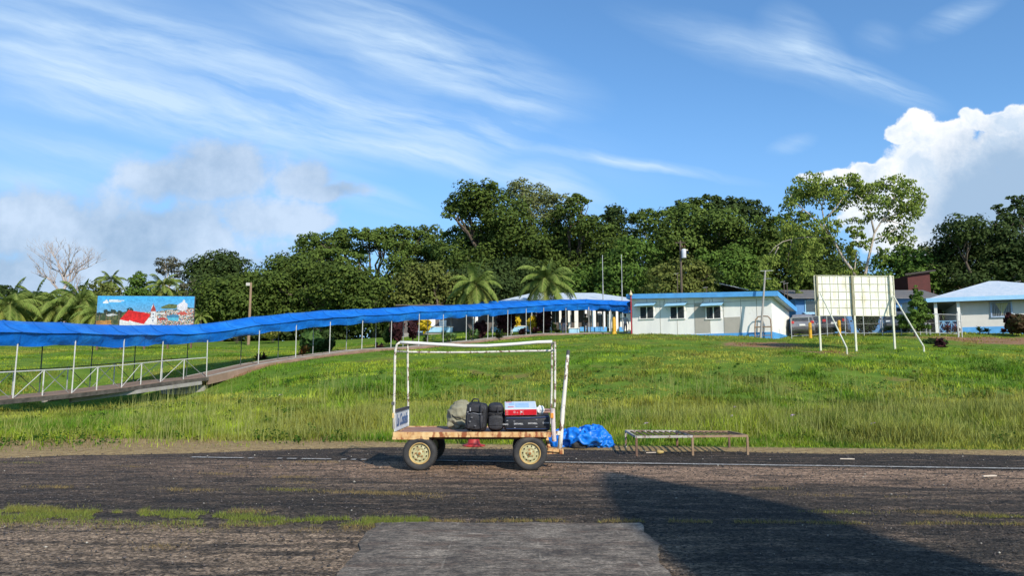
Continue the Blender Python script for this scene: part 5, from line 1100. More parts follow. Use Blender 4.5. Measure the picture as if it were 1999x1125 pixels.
# ------------------------------------------------------------------ people under the canopy (small)
def person(label, u, v, D, h, shirt, trousers, skin, face, pose):
    b = P(u, v, D); b.z = hzs(b.x, b.y)+.04; root = thing('person', label, 'person', tuple(b), face); k = h/1.72
    J = {'pel':(0,0,.95),'wst':(0,0,1.10),'chs':(0,.01,1.30),'nck':(0,.01,1.47),'hd0':(0,-.005,1.56),'hd1':(0,-.01,1.68)}
    J['shl'] = (-.17,.01,1.42); J['shr'] = (.17,.01,1.42)
    if pose == 0: J.update(ell=(-.24,.03,1.14), wrl=(-.26,-.03,.90), hnl=(-.26,-.05,.80), elr=(.24,.03,1.14), wrr=(.25,-.05,.90), hnr=(.25,-.07,.80), knl=(-.10,-.02,.50), ftl=(-.11,.02,.07), tol=(-.12,-.15,.035), knr=(.10,-.03,.50), ftr=(.12,.02,.07), tor=(.14,-.15,.035))
    elif pose == 1: J.update(ell=(-.36,-.04,1.30), wrl=(-.52,-.10,1.40), hnl=(-.60,-.12,1.44), elr=(.25,.04,1.16), wrr=(.30,-.04,.92), hnr=(.31,-.06,.83), knl=(-.11,-.04,.50), ftl=(-.15,.05,.07), tol=(-.17,-.12,.035), knr=(.10,.02,.50), ftr=(.13,.12,.07), tor=(.14,-.06,.035))
    else: J.update(ell=(-.22,-.10,1.16), wrl=(-.08,-.26,1.12), hnl=(-.01,-.28,1.13), elr=(.23,-.09,1.16), wrr=(.10,-.26,1.10), hnr=(.03,-.29,1.11), knl=(-.10,-.02,.50), ftl=(-.12,.03,.07), tol=(-.13,-.14,.035), knr=(.11,-.03,.50), ftr=(.14,.03,.07), tor=(.16,-.14,.035))
    J['hpl'] = (-.09,0,.90); J['hpr'] = (.09,0,.90)
    Rd = dict(pel=.15,wst=.125,chs=.155,nck=.055,hd0=.085,hd1=.085,shl=.065,shr=.065,ell=.045,wrl=.032,hnl=.04,elr=.045,wrr=.032,hnr=.04,knl=.06,ftl=.042,tol=.035,knr=.06,ftr=.042,tor=.035,hpl=.09,hpr=.09)
    E = [('pel','wst'),('wst','chs'),('chs','nck'),('nck','hd0'),('hd0','hd1'),('chs','shl'),('shl','ell'),('ell','wrl'),('wrl','hnl'),('chs','shr'),('shr','elr'),('elr','wrr'),('wrr','hnr'),('pel','hpl'),('hpl','knl'),('knl','ftl'),('ftl','tol'),('pel','hpr'),('hpr','knr'),('knr','ftr'),('ftr','tor')]
    ks = list(J); me = bpy.data.meshes.new('t'); me.from_pydata([tuple(c*k for c in J[n]) for n in ks], [(ks.index(a), ks.index(b_)) for a, b_ in E], [])
    o = bpy.data.objects.new('t', me); COL.objects.link(o); sm = o.modifiers.new('s', 'SKIN')
    for i, n in enumerate(ks): sv = me.skin_vertices[0].data[i]; sv.radius = (Rd[n]*k, Rd[n]*k*(.72 if n in ('pel','wst','chs') else 1)); sv.use_root = (n == 'pel')
    ss = o.modifiers.new('u', 'SUBSURF'); ss.levels = 2; ss.render_levels = 2
    dg = bpy.context.evaluated_depsgraph_get(); dg.update(); m2 = bpy.data.meshes.new_from_object(o.evaluated_get(dg)); bpy.data.objects.remove(o); bpy.data.meshes.remove(me)
    m2.materials.clear()
    for mm in (shirt, trousers, skin, hair_m): m2.materials.append(mm)
    for p_ in m2.polygons:
        c = p_.center/k; p_.use_smooth = True
        if c.z > 1.49: mi = 2
        elif c.z < .09: mi = 3
        elif c.z < .98 and abs(c.x) < .22 and not (abs(c.x) > .2 and c.z > .75): mi = 1
        elif any((Vector(J[q])-c).length < .17 for q in ('wrl','hnl','wrr','hnr')): mi = 2
        else: mi = 0
        p_.material_index = mi
    bo = bpy.data.objects.new('body', m2); COL.objects.link(bo); bo.parent = root
    mb = MB(); mb.lathe([(0,.115),(.05,.108),(.085,.07),(.098,.01),(.09,-.05)], (0,.012*k,1.665*k), seg=14); mb.build('hair', hair_m, root, smooth=True)
dkc = mat('dark_clothing', (.02,.024,.04), (.03,.035,.05)); drk2 = mat('olive_clothing', (.05,.055,.03), (.08,.075,.03)); wcl = mat('white_clothing', (.66,.64,.62), None); pnk = mat('pale_trousers', (.48,.36,.33), None); den = mat('denim', (.03,.05,.10), None)
person('person in dark clothes standing beneath the canopy between two posts', 1101, 648, 63.2, 1.72, dkc, den, skin_m, R(20), 0)
person('person in olive jacket standing by the blue low wall under the canopy', 1144, 647, 63.8, 1.75, drk2, dkc, skin_m, R(-30), 2)
person('person in white shirt and pale trousers beside the yellow pillar holding one arm out', 1221, 648, 62.6, 1.68, wcl, pnk, skin_m, R(10), 1)

# ------------------------------------------------------------------ picture billboard on the left
def picture_billboard():
    D = 58; a = P(191, 578, D); b = P(376, 580, D); z = hzs(a.x, a.y); r = thing('picture_billboard', 'large printed billboard of a coastal town with red roofed church rising above the canopy', 'billboard', (a.x, a.y, z), R(3))
    W_ = (b.x-a.x); top = a.z-z; H_ = W_*.40; nx_, ny_ = 230, 92
    mb = MB(); mb.box((W_/2, .08, top-H_/2), (W_+.06, .12, H_+.06)); mb.build('backing', grey_dark, r)
    X = (np.arange(nx_)+.5)/nx_; Y = (np.arange(ny_)+.5)/ny_; x, y = np.meshgrid(X, Y)   # y from top, visible part = 0..0.75
    C = np.zeros((ny_, nx_, 3)); sk = np.clip(y/.40, 0, 1)[..., None]; C[:] = np.array([.05,.40,.80])*(1-sk)+np.array([.14,.36,.60])*sk
    nz = fbm(x*60, y*26, 1., 3); n2 = rng.random(x.shape)
    hill = y > (.40-.12*np.clip((x-.60)/.3, 0, 1)+.03*vnoise(x*30, x*0)+.03*np.clip(.3-x, 0, .3)*3)
    C[hill] = np.array([.05,.08,.035]); C[hill & (nz > .55)] = np.array([.11,.12,.05])
    pal = np.array([[.55,.55,.55],[.50,.12,.08],[.62,.60,.55],[.28,.22,.16],[.10,.25,.38],[.08,.10,.05],[.45,.35,.28]])
    cell = rng.integers(0, 7, (60, 120)); cx_ = (x*110).astype(int); cy_ = (y*44).astype(int); town = hill & (x > .42) & (y > .42-.1*x) ; C[town] = pal[cell[cy_, cx_]][town]
    def poly(pts, c, nvar=0.):
        ins = np.zeros(x.shape, bool); n = len(pts)
        for i in range(n):
            x1, y1 = pts[i]; x2, y2 = pts[(i+1) % n]
            cond = ((y1 > y) != (y2 > y)) & (x < (x2-x1)*(y-y1)/(y2-y1+1e-12)+x1); ins ^= cond
        C[ins] = np.array(c)*(1+nvar*(nz[ins][:, None]-.5))
    for (px, py, rr) in ((.03,.50,.03),(.10,.44,.035),(.14,.48,.03),(.17,.42,.035),(.23,.45,.03),(.34,.42,.045)):   # palm silhouettes
        e = ((x-px)/rr)**2+((y-py)/(rr*2.6))**2+(nz-.5)*1.6 < .8; C[e] = (.03,.05,.04)
        poly([(px-.004,py),(px+.004,py),(px+.006,py+.3),(px-.002,py+.3)], (.16,.12,.07))
    poly([(0,.66),(.15,.64),(.16,.80),(0,.80)], (.40,.20,.06), .6)
    poly([(.24,.63),(.24,1),(.62,1),(.62,.55)], (.66,.66,.66))
    poly([(.09,.50),(.16,.46),(.22,.50),(.12,.54)], (.5,.52,.52))
    poly([(.24,.62),(.325,.37),(.54,.46),(.555,.50),(.49,.74),(.38,.68),(.34,.64),(.33,.67)], (.62,.02,.02), .35)
    poly([(.56,.28),(.575,.22),(.595,.28),(.605,.40),(.605,.75),(.555,.75),(.555,.40)], (.70,.70,.72))
    poly([(.552,.40),(.56,.33),(.578,.22),(.60,.33),(.608,.40)], (.36,.05,.04)); poly([(.575,.22),(.578,.12),(.581,.22)], (.3,.05,.05))
    for k in range(3): poly([(.575,.46+.08*k),(.588,.46+.08*k),(.588,.50+.08*k),(.575,.50+.08*k)], (.15,.2,.3))
    poly([(.72,.52),(.78,.48),(.84,.49),(.85,.58),(.72,.56)], (.05,.20,.36)); poly([(.73,.57),(.85,.56),(.84,.66),(.74,.64)], (.10,.42,.58))
    poly([(.62,.60),(.68,.56),(.74,.61),(.66,.64)], (.42,.06,.05)); poly([(.83,.44),(.90,.40),(.94,.46),(.88,.50)], (.5,.09,.07))
    poly([(.82,.24),(.86,.17),(.89,.13),(.93,.20),(.93,.36),(.86,.38),(.83,.34)], (.66,.64,.70)); poly([(.88,.11),(.892,.08),(.904,.11),(.904,.16),(.88,.16)], (.7,.7,.72))
    poly([(.66,.28),(.74,.20),(.82,.22),(.82,.32),(.66,.33)], (.10,.13,.05), 1.)
    poly([(.60,.45),(.70,.43),(.70,.47),(.60,.49)], (.6,.62,.62)); poly([(.78,.40),(.83,.38),(.84,.42),(.78,.43)], (.6,.5,.45))
    # small white emblem: sail roof shape with a streamer of illegible writing
    poly([(.075,.135),(.09,.08),(.105,.135),(.115,.15),(.115,.19),(.055,.20),(.06,.15)], (.72,.73,.75)); poly([(.115,.10),(.275,.105),(.272,.125),(.245,.13),(.243,.16),(.12,.165)], (.66,.70,.74))
    for k in range(9): poly([(.125+.013*k,.135),(.13+.013*k,.135),(.13+.013*k,.150),(.125+.013*k,.150)], (.2,.4,.6))
    vx = np.linspace(0, W_, nx_+1); vz = np.linspace(0, -H_, ny_+1); vxx, vzz = np.meshgrid(vx, vz); V = np.c_[vxx.ravel(), np.full(vxx.size, .012), top+vzz.ravel()]
    q = (np.arange(ny_)[:, None]*(nx_+1)+np.arange(nx_)[None]).ravel(); fast_mesh('picture', V, np.c_[q, q+1, q+nx_+2, q+nx_+1], attr_mat('billboard_print', .45), (C*(.55+.5*nz[..., None])*(.85+.3*n2[..., None])).reshape(-1, 3)*.95, r)
    for k in range(5): mb = MB(); x_ = W_*(k+.06)/4.15; mb.bar((x_,.22,-.2),(x_,.22,top-.1),.12); mb.build('post', rust_dark, r)
picture_billboard()

# ------------------------------------------------------------------ blank panel seen from the back
def back_panel():
    D = 42; a = P(1590, 538, D); b = P(1745, 541, D); z = 3.3; r = thing('panel_billboard', 'stained cream billboard seen from behind on three posts with two slanted braces', 'billboard', (a.x, a.y, z), math.atan2(0, 1)); rl = Vector((a.x, a.y, z))
    W_ = b.x-a.x; zt = a.z-z; zb_ = P(1593, 616, D).z-z
    mb = MB(); mb.add([(0,.10,zb_),(W_,.10,zb_-.03),(W_,.10,zt-.03),(0,.10,zt),(0,.14,zb_),(W_,.14,zb_-.03),(W_,.14,zt-.03),(0,.14,zt)], [(0,1,2,3),(7,6,5,4),(0,4,5,1),(1,5,6,2),(2,6,7,3),(3,7,4,0)]); mb.build('sheet', board_cream, r)
    mb = MB()
    for k in range(6): f = k/5; zz = zb_+(zt-zb_)*f; mb.bar((0,.080,zz),(W_,.080,zz-.03),.022 if 0 < k < 5 else .04)
    for k in range(11): x = W_*(k+.0)/10; mb.bar((x,.078,zb_-.01),(x,.078,zt-.02),.016 if 0 < k < 10 else .05)
    mb.build('batten_grid', mat('batten_paint', (.56,.55,.44), (.40,.37,.25), 5), r)
    for u in (1597, 1666, 1741):
        x = P(u, 600, D).x-a.x; g = hzs(x+a.x, a.y)-z; mb = MB(); mb.bar((x,0,zb_-.02),(x,0,zt+.01),.09); p = mb.build('post', post_olive if u != 1741 else post_cream, r); mb = MB(); mb.bar((x+.03,-.002,g-.2),(x+.03,-.002,zb_-.02),.09); mb.build('leg', post_cream, p)
    for (u0, v0, u1, v1, u2, v2) in ((1601,572,1653,680,1653.5,688), (1744,578,1803,677,1804,686)):
        e = P(u2, v2, 38.5); e.z = hzs(e.x, e.y)-.1; m_ = P(u1, v1, 38.5); s_ = P(u0, v0, D-.1)
        mb = MB(); mb.tube([s_-rl, m_-rl], .04, 7); mb.tube([m_-rl, e-rl], .042, 7); mb.build('brace', post_cream, r)
back_panel()

# ------------------------------------------------------------------ right hand side: fence, cars, houses
def fence():
    D = 55; a = P(1545, 648, D); e = P(1872, 650, 52.5); z = hzs(a.x, a.y); r = thing('wire_fence', 'thin wire fence with pipe rails in front of the parked cars', 'fence', (a.x, a.y, z)); rl = Vector((a.x, a.y, z)); n = 9
    def at(f, h): p = a.lerp(e, f); g = hzs(p.x, p.y); return Vector((p.x-rl.x, p.y-rl.y, g-z+h))
    mb = MB()
    for h in (.18, 1.5):
        mb.tube([at(i/n, h) for i in range(n+1)], .028, 6)
    mb.build('rail', galv, r)
    for i in range(n+1): mb = MB(); mb.tube([at(i/n, -.2), at(i/n, 1.5 if i != n else 1.75)], .032, 6); mb.build('post', galv, r)
    mb = MB(); m_ = 150
    for i in range(m_):
        f = i/m_; mb.bar(at(f, .2), at(min(1, f+.012), 1.48), .0022); mb.bar(at(f, 1.48), at(min(1, f+.012), .2), .0022)
    mb.tube([at(i/n, .85) for i in range(n+1)], .012, 5); mb.build('wire_mesh', grey_pole, r)
    for (u, v, D_, w, lab) in ((1874,650,52,.04,'pair of thick white gate posts right of the blue porch railing'),(1812,652,53.5,.06,'bent grey gate frame left of the porch column')):
        p = P(u, v, D_); p.z = hzs(p.x, p.y)-.1; q = thing('gate_post', lab, 'gate post', tuple(p), group='gate posts')
        for s_ in (-.13, .13): mb = MB(); mb.tube([(s_,0,0),(s_,0,1.75 if u > 1850 else .95)], w, 8); mb.build('post', white_post if u > 1850 else galv, q)
        mb = MB(); mb.tube([(-.13,0,.8 if u < 1850 else 1.2),(.13,0,.8 if u < 1850 else 1.2)], .03, 6); mb.build('hinge_bar', galv, q)
    for (u, lab) in ((1582,'yellow bollard in front of the silver hatchback'), (1639,'yellow bollard in front of the dark maroon tailed car')):
        p = P(u, 653, 54); p.z = hzs(p.x, p.y)-.1; q = thing('bollard', lab, 'bollard', tuple(p), group='yellow bollards behind the panel'); mb = MB(); mb.lathe([(.11,0),(.11,1.15),(.09,1.22),(0,1.24)], (0,0,0), seg=12); mb.build('shaft', yellow_p, q); mb = MB(); mb.lathe([(.115,.72),(.115,.86)], (0,0,0), seg=12); mb.build('band', mat('dull_ochre', (.40,.22,.03)), q)
fence()
def car(label, u, v, D, rz, paint, seed=0):
    p = P(u, v, D); p.z = hzs(p.x, p.y)+.02; r = thing('parked_car', label, 'car', tuple(p), rz, group='cars parked behind the fence')
    # cross sections along x (length), width w, heights
    S = [(-2.15,.62,.45,.62,.0),(-2.1,.80,.32,.95,.0),(-1.95,.86,.28,1.02,.0),(-1.75,.88,.26,1.05,.50),(-1.1,.89,.25,1.0,.62),(0,.90,.25,.98,.66),(.75,.90,.25,.97,.60),(1.15,.89,.25,.96,.02),(1.75,.86,.28,.88,0),(2.05,.78,.32,.78,0),(2.15,.60,.45,.62,0)]
    B = MB(); vs = []
    for (x, w, z0_, zb_, cab) in S:
        tp = [(w*.96, z0_), (w, z0_+.15), (w, zb_-.12), (w*.95, zb_), (w*.80, zb_+cab*.92 if cab else zb_+.01), (w*.55, zb_+cab if cab else zb_+.02)]
        vs += [(x, y, z) for y, z in tp]+[(x, -y, z) for y, z in tp[::-1]]
    n = 12; B.add(vs, [(i*n+k, i*n+(k+1) % n, (i+1)*n+(k+1) % n, (i+1)*n+k) for i in range(len(S)-1) for k in range(n)]+[tuple(range(n)), tuple((len(S)-1)*n+k for k in range(n))])
    body = B.build('body', paint, r, smooth=True, auto=True)
    B = MB()
    for s_ in (-1, 1):
        B.add([(-1.62,s_*.86,1.06),(1.0,s_*.875,1.0),(.55,s_*.755,1.50),(-1.35,s_*.745,1.53)], [(0,1,2,3)])
    B.add([(-1.99,-.72,1.06),(-1.99,.72,1.06),(-1.74,.62,1.48),(-1.74,-.62,1.48)], [(0,1,2,3)]); B.add([(1.2,-.74,1.0),(1.2,.74,1.0),(.78,.62,1.50),(.78,-.62,1.50)], [(0,1,2,3)])
    B.build('window', glass_dark, r)
    for x in (-1.3, 1.35):
        for s_ in (-1, 1):
            B = MB(); B.lathe([(.19,-.09),(.30,-.10),(.33,-.06),(.33,.06),(.30,.10),(.19,.09)], (x, s_*.80, .33), 'y', 20, closed=True); wh = B.build('wheel', rubber, r, smooth=True)
            B = MB(); B.lathe([(.0,.085*s_),(.10,.09*s_),(.19,.07*s_),(.19,-.07*s_)], (x, s_*.80, .33), 'y', 16); B.build('rim', mat('alloy', (.35,.35,.37), None, rough=.3, metal=.6), wh)
    for s_ in (-1, 1):
        B = MB(); B.bevbox((-2.06, s_*.70, .92), (.16,.24,.20), .03); B.build('tail_light', mat('red_lens', (.55,.02,.02), None, rough=.2), r)
        B = MB(); B.bevbox((2.02, s_*.64, .74), (.16,.30,.14), .03); B.build('headlight', mat('clear_lens', (.6,.62,.65), None, rough=.1), r)
        B = MB(); B.bevbox((.80, s_*1.0, 1.02), (.12,.18,.12), .03); B.build('mirror', paint, r)
    B = MB(); B.bevbox((-2.14,0,.48), (.14,1.60,.22), .04); B.bevbox((2.13,0,.48), (.14,1.56,.22), .04); B.build('bumper', grey_dark, r)
    B = MB(); B.box((-2.20,0,.72), (.02,.42,.14)); B.build('number_plate', hut_wall, r)
paint_s = mat('silver_paint', (.30,.29,.31), None, rough=.3, metal=.4, bump=0); paint_d = mat('dark_grey_paint', (.07,.065,.075), None, rough=.25, metal=.3, bump=0); paint_g = mat('grey_blue_paint', (.12,.135,.16), None, rough=.25, metal=.3, bump=0)
car('silver hatchback parked behind the fence right of the hut', 1568, 649, 59.5, R(68), paint_s)
car('dark grey car with tall red tail light parked under the white panel', 1634, 649, 59.5, R(62), paint_d)
car('blue grey car facing the fence beside the conical tree', 1748, 650, 59, R(-112), paint_g)
car('dark car tucked behind the silver hatchback', 1603, 646, 65, R(60), paint_g)

def house_right():
    A = P(1873, 649, 55.5); B = P(2080, 649, 53); ex, ey, L = local(A, B); z0 = P(1873, 651, 55.5).z-.1; rz = math.atan2(ex.y, ex.x)
    r = thing('porch_house', 'white house with pale blue hipped roof, blue base and railed porch at the right edge', 'house', (A.x, A.y, z0), rz)
    _, ze = plane_hit(1930, 586, A, ex, ey); ze -= z0
    mb = MB(); mb.box((L/2, 3.5, ze/2), (L, 7, ze)); mb.build('wall', mat('cream_white_wall', (.60,.58,.54), (.54,.525,.49), 1.5, .8), r)
    mb = MB(); mb.box((L/2, -.012, .22), (L+.02, .05, .62)); mb.build('plinth', sky_blue, r)
    sl_, _ = plane_hit(1800, 600, A, ex, ey); x0 = sl_+.25; x1 = L+.5; ap = P(1931, 549, 58.2); axl = (ap.x-A.x)*ex.x+(ap.y-A.y)*ex.y; ayl = (ap.x-A.x)*ey.x+(ap.y-A.y)*ey.y; az_ = ap.z-z0
    mb = MB(); y0, y1 = -.9, 8.2
    mb.add([(x0,y0,ze+.16),(x1+3,y0,ze+.16),(x1+3,y1,ze+.16),(x0,y1,ze+.16),(axl,ayl,az_),(axl+.6,ayl,az_-.02)], [(0,1,5,4),(1,2,5),(2,3,4,5),(3,0,4)])
    mb.build('roof', roof_pale, r)
    mb = MB(); mb.box(((x0+x1+3)/2, y0-.03, ze+.05), (x1+3-x0+.12, .06, .30)); mb.box((x0-.03, (y0+y1)/2+.01, ze+.05), (.06, y1-y0, .298)); mb.build('fascia', mat('pale_blue_fascia', (.26,.50,.74), (.30,.54,.74), 3, .5), r)
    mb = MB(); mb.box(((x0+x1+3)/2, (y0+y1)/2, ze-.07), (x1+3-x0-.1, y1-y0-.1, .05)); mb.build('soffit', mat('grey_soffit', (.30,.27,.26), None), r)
    # window with curtain and bars
    a, zt = plane_hit(1935, 592, A, ex, ey); b, zb_ = plane_hit(1974, 617, A, ex, ey); zt -= z0; zb_ -= z0; f = .10; c = (a+b)/2; w = b-a; h = zt-zb_; zc = (zt+zb_)/2
    mb = MB(); mb.box((c,-.04,zt+f/2),(w+2*f,.10,f)); mb.box((c,-.05,zb_-f/2),(w+2*f,.14,f)); mb.box((a-f/2,-.04,zc),(f,.10,h)); mb.box((b+f/2,-.04,zc),(f,.10,h)); win = mb.build('window', mat('lilac_blue_frame', (.36,.46,.62), None), r)
    mb = MB(); mb.box((c,.0,zc),(w,.03,h)); mb.build('pane', glass_dark, win)
    mb = MB(); mb.add([(c-w*.30,-.022,zt-.02),(c+w*.40,-.022,zt-.02),(c+w*.05,-.03,zb_+.12)], [(0,1,2)]); mb.build('curtain', lawn_y, win)
    mb = MB()
    for k in range(11): x = a+w*(k+.5)/11; mb.bar((x,-.05,zb_),(x,-.05,zt),.014)
    mb.box((c,-.055,zc),(.04,.03,h)); mb.build('bars', white_post, win)
    # porch
    mb = MB(); mb.box((x0/2+.2, 3.2, -.02), (abs(x0)-.6, 6.5, .24)); mb.build('porch_floor', concrete, r)
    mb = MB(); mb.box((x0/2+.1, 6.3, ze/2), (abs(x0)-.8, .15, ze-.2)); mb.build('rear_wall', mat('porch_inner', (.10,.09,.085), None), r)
    for u in (1823, 1872): s2, _ = plane_hit(u, 620, A, ex, ey); mb = MB(); mb.box((s2+(.1 if u < 1850 else -.06), -.45, ze/2-.03), (.2,.2,ze-.1)); mb.build('column', hut_wall, r)
    s0, _ = plane_hit(1826, 640, A, ex, ey); s1, _ = plane_hit(1871, 640, A, ex, ey); hr = .98; mb = MB()
    for z_ in (.12, hr): mb.bar((s0,-.45,z_),(s1,-.45,z_),.06)
    n = 3
    for k in range(n):
        xa = s0+(s1-s0)*k/n; xb = s0+(s1-s0)*(k+1)/n; mb.bar((xa,-.45,.12),(xb,-.45,hr),.05); mb.bar((xa,-.447,hr),(xb,-.447,.12),.05); mb.bar((xa,-.45,0),(xa,-.45,hr),.05)
    mb.build('porch_railing', mat('railing_blue', (.20,.42,.66), None), r)
    mb = MB(); mb.box(((s0+s1)/2, -.30, .48), (s1-s0, .03, .86)); mb.build('railing_backboard', mat('dark_blue_board', (.015,.07,.24), None), r)
    # neighbours
    D = 66; a = P(1555, 640, D); z = hzs(a.x, a.y); q = thing('blue_house', 'blue painted house behind the cars with louvred windows and tin roof', 'house', (a.x, a.y, z)); w = P(1832, 640, D).x-a.x; zt = P(1700, 583, D).z-z
    mb = MB(); mb.box((w/2,3,zt/2), (w,6,zt)); mb.build('wall', mat('mid_blue_wall', (.07,.20,.42), (.06,.17,.36), 2), q)
    mb = MB(); mb.add([(-.5,-.7,zt),(w+.5,-.7,zt),(w+.5,3,zt+1.1),(-.5,3,zt+1.1),(-.5,6.7,zt),(w+.5,6.7,zt),(-.5,-.7,zt-.08),(w+.5,-.7,zt-.08)], [(0,1,2,3),(3,2,5,4),(6,7,1,0)]); mb.build('roof', mat('dark_tin', (.10,.105,.11), (.16,.14,.13), 2, .7), q)
    xa = P(1716,600,D).x-a.x; xb = P(1745,600,D).x-a.x; mb = MB(); mb.box(((xa+xb)/2,-.02,1.2), (xb-xa,.06,1.6)); mb.build('pale_door', mat('lilac_white', (.45,.46,.56)), q)
    for (u0, u1, v0, v1) in ((1571,1592,586,612), (1598,1640,586,600), (1748,1768,600,614)):
        xa = P(u0,600,D).x-a.x; xb = P(u1,600,D).x-a.x; za = P(1600,v0,D).z-z; zc = P(1600,v1,D).z-z
        mb = MB(); mb.box(((xa+xb)/2,-.03,(za+zc)/2), (xb-xa,.08,za-zc)); wi = mb.build('window', pale_blue, q); mb = MB(); mb.box(((xa+xb)/2,-.06,(za+zc)/2), (xb-xa-.14,.04,za-zc-.14)); mb.build('pane', glass_dark, wi)
        mb = MB(); mb.add([(xa-.2,-.08,zc+.1),(xb+.2,-.08,zc+.1),(xb+.2,-.7,zc-.12),(xa-.2,-.7,zc-.12),(xa-.2,-.08,zc+.06),(xb+.2,-.08,zc+.06),(xb+.2,-.7,zc-.16),(xa-.2,-.7,zc-.16)], [(0,1,2,3),(7,6,5,4),(2,6,7,3),(0,4,5,1),(1,5,6,2),(3,7,4,0)]); mb.build('awning', pale_blue, q)
    D = 62.5; a = P(1800, 640, D); z = hzs(a.x, a.y); q = thing('white_shed', 'sunlit cream white shed with sloping roof between conical tree and porch', 'shed', (a.x, a.y, z)); w = P(1836,640,D).x-a.x; z1 = P(1800,587,D).z-z; z2 = P(1836,600,D).z-z
    mb = MB(); mb.add([(0,0,-.2),(w,0,-.2),(w,3,-.2),(0,3,-.2),(0,0,z1),(w,0,z2),(w,3,z2),(0,3,z1)], [(0,1,5,4),(1,2,6,5),(2,3,7,6),(3,0,4,7),(4,5,6,7)]); mb.build('wall', mat('cream_wall', (.62,.60,.48), None), q)
    mb = MB(); mb.add([(-.1,-.15,z1+.02),(w+.15,-.15,z2+.02),(w+.15,3.1,z2+.02),(-.1,3.1,z1+.02),(-.1,-.15,z1+.09),(w+.15,-.15,z2+.09),(w+.15,3.1,z2+.09),(-.1,3.1,z1+.09)], [(3,2,1,0),(4,5,6,7),(0,1,5,4),(1,2,6,5),(2,3,7,6),(3,0,4,7)]); mb.build('roof', tin, q)
    D = 74.5; a = P(1778, 640, D); z = hzs(a.x, a.y); q = thing('red_house', 'dark red house wall partly hidden by the large dark tree', 'house', (a.x, a.y, z)); w = P(1822,640,D).x-a.x; z1 = P(1776,538,D).z-z; z2 = P(1800,531,D).z-z
    mb = MB(); mb.add([(0,0,0),(w,0,0),(w,5,0),(0,5,0),(0,0,z1),(w,0,z2),(w,5,z2),(0,5,z1)], [(0,1,5,4),(1,2,6,5),(2,3,7,6),(3,0,4,7),(4,5,6,7)]); mb.build('wall', red_wall, q)
    mb = MB(); mb.bar((-.4,-.3,z1+.05),(w+.4,-.3,z2+.1),.12,.18); mb.build('roof', mat('dark_eave', (.03,.022,.02), None), q)
house_right()

# ------------------------------------------------------------------ baggage cart
from mathutils import noise as mn
def soft(name, c, d, m, parent=None, e=.45, amp=.03, fs=3., seed=0, M_=None, sag=0., nu=56, nv=36, ridge=0.):
    """rounded soft body (bag, bundle) with folds"""
    vs = []
    pw = lambda t, e_: math.copysign(abs(t)**e_, t)
    for j in range(nv+1):
        ph = -math.pi/2+math.pi*j/nv
        for i in range(nu):
            th = 2*math.pi*i/nu; x = pw(math.cos(ph), e)*pw(math.cos(th), e); y = pw(math.cos(ph), e)*pw(math.sin(th), e); z = pw(math.sin(ph), e)
            p = Vector((x*d[0]/2, y*d[1]/2, z*d[2]/2)); n = Vector((x/d[0], y/d[1], z/d[2])).normalized()
            q = p*fs+Vector((seed*7.3, seed*3.1, 0)); k = mn.fractal(q, 1., 2., 5)
            if ridge: k = k*(1-ridge)+ridge*(abs(mn.noise(q*1.7))*-2.2+.45+.4*abs(mn.noise(q*4))*-1)
            p = p+n*k*amp; p.z -= sag*(x*x)*(1 if z > 0 else 0); vs.append(p+Vector(c))
    fs_ = [(j*nu+i, j*nu+(i+1) % nu, (j+1)*nu+(i+1) % nu, (j+1)*nu+i) for j in range(nv) for i in range(nu)]
    if M_ is not None: vs = [M_ @ v for v in vs]
    mb = MB(); mb.add(vs, fs_)
    return mb, name, m, parent
def mk(t, smooth=True): return t[0].build(t[1], t[2], t[3], smooth=smooth)
BZ = .645
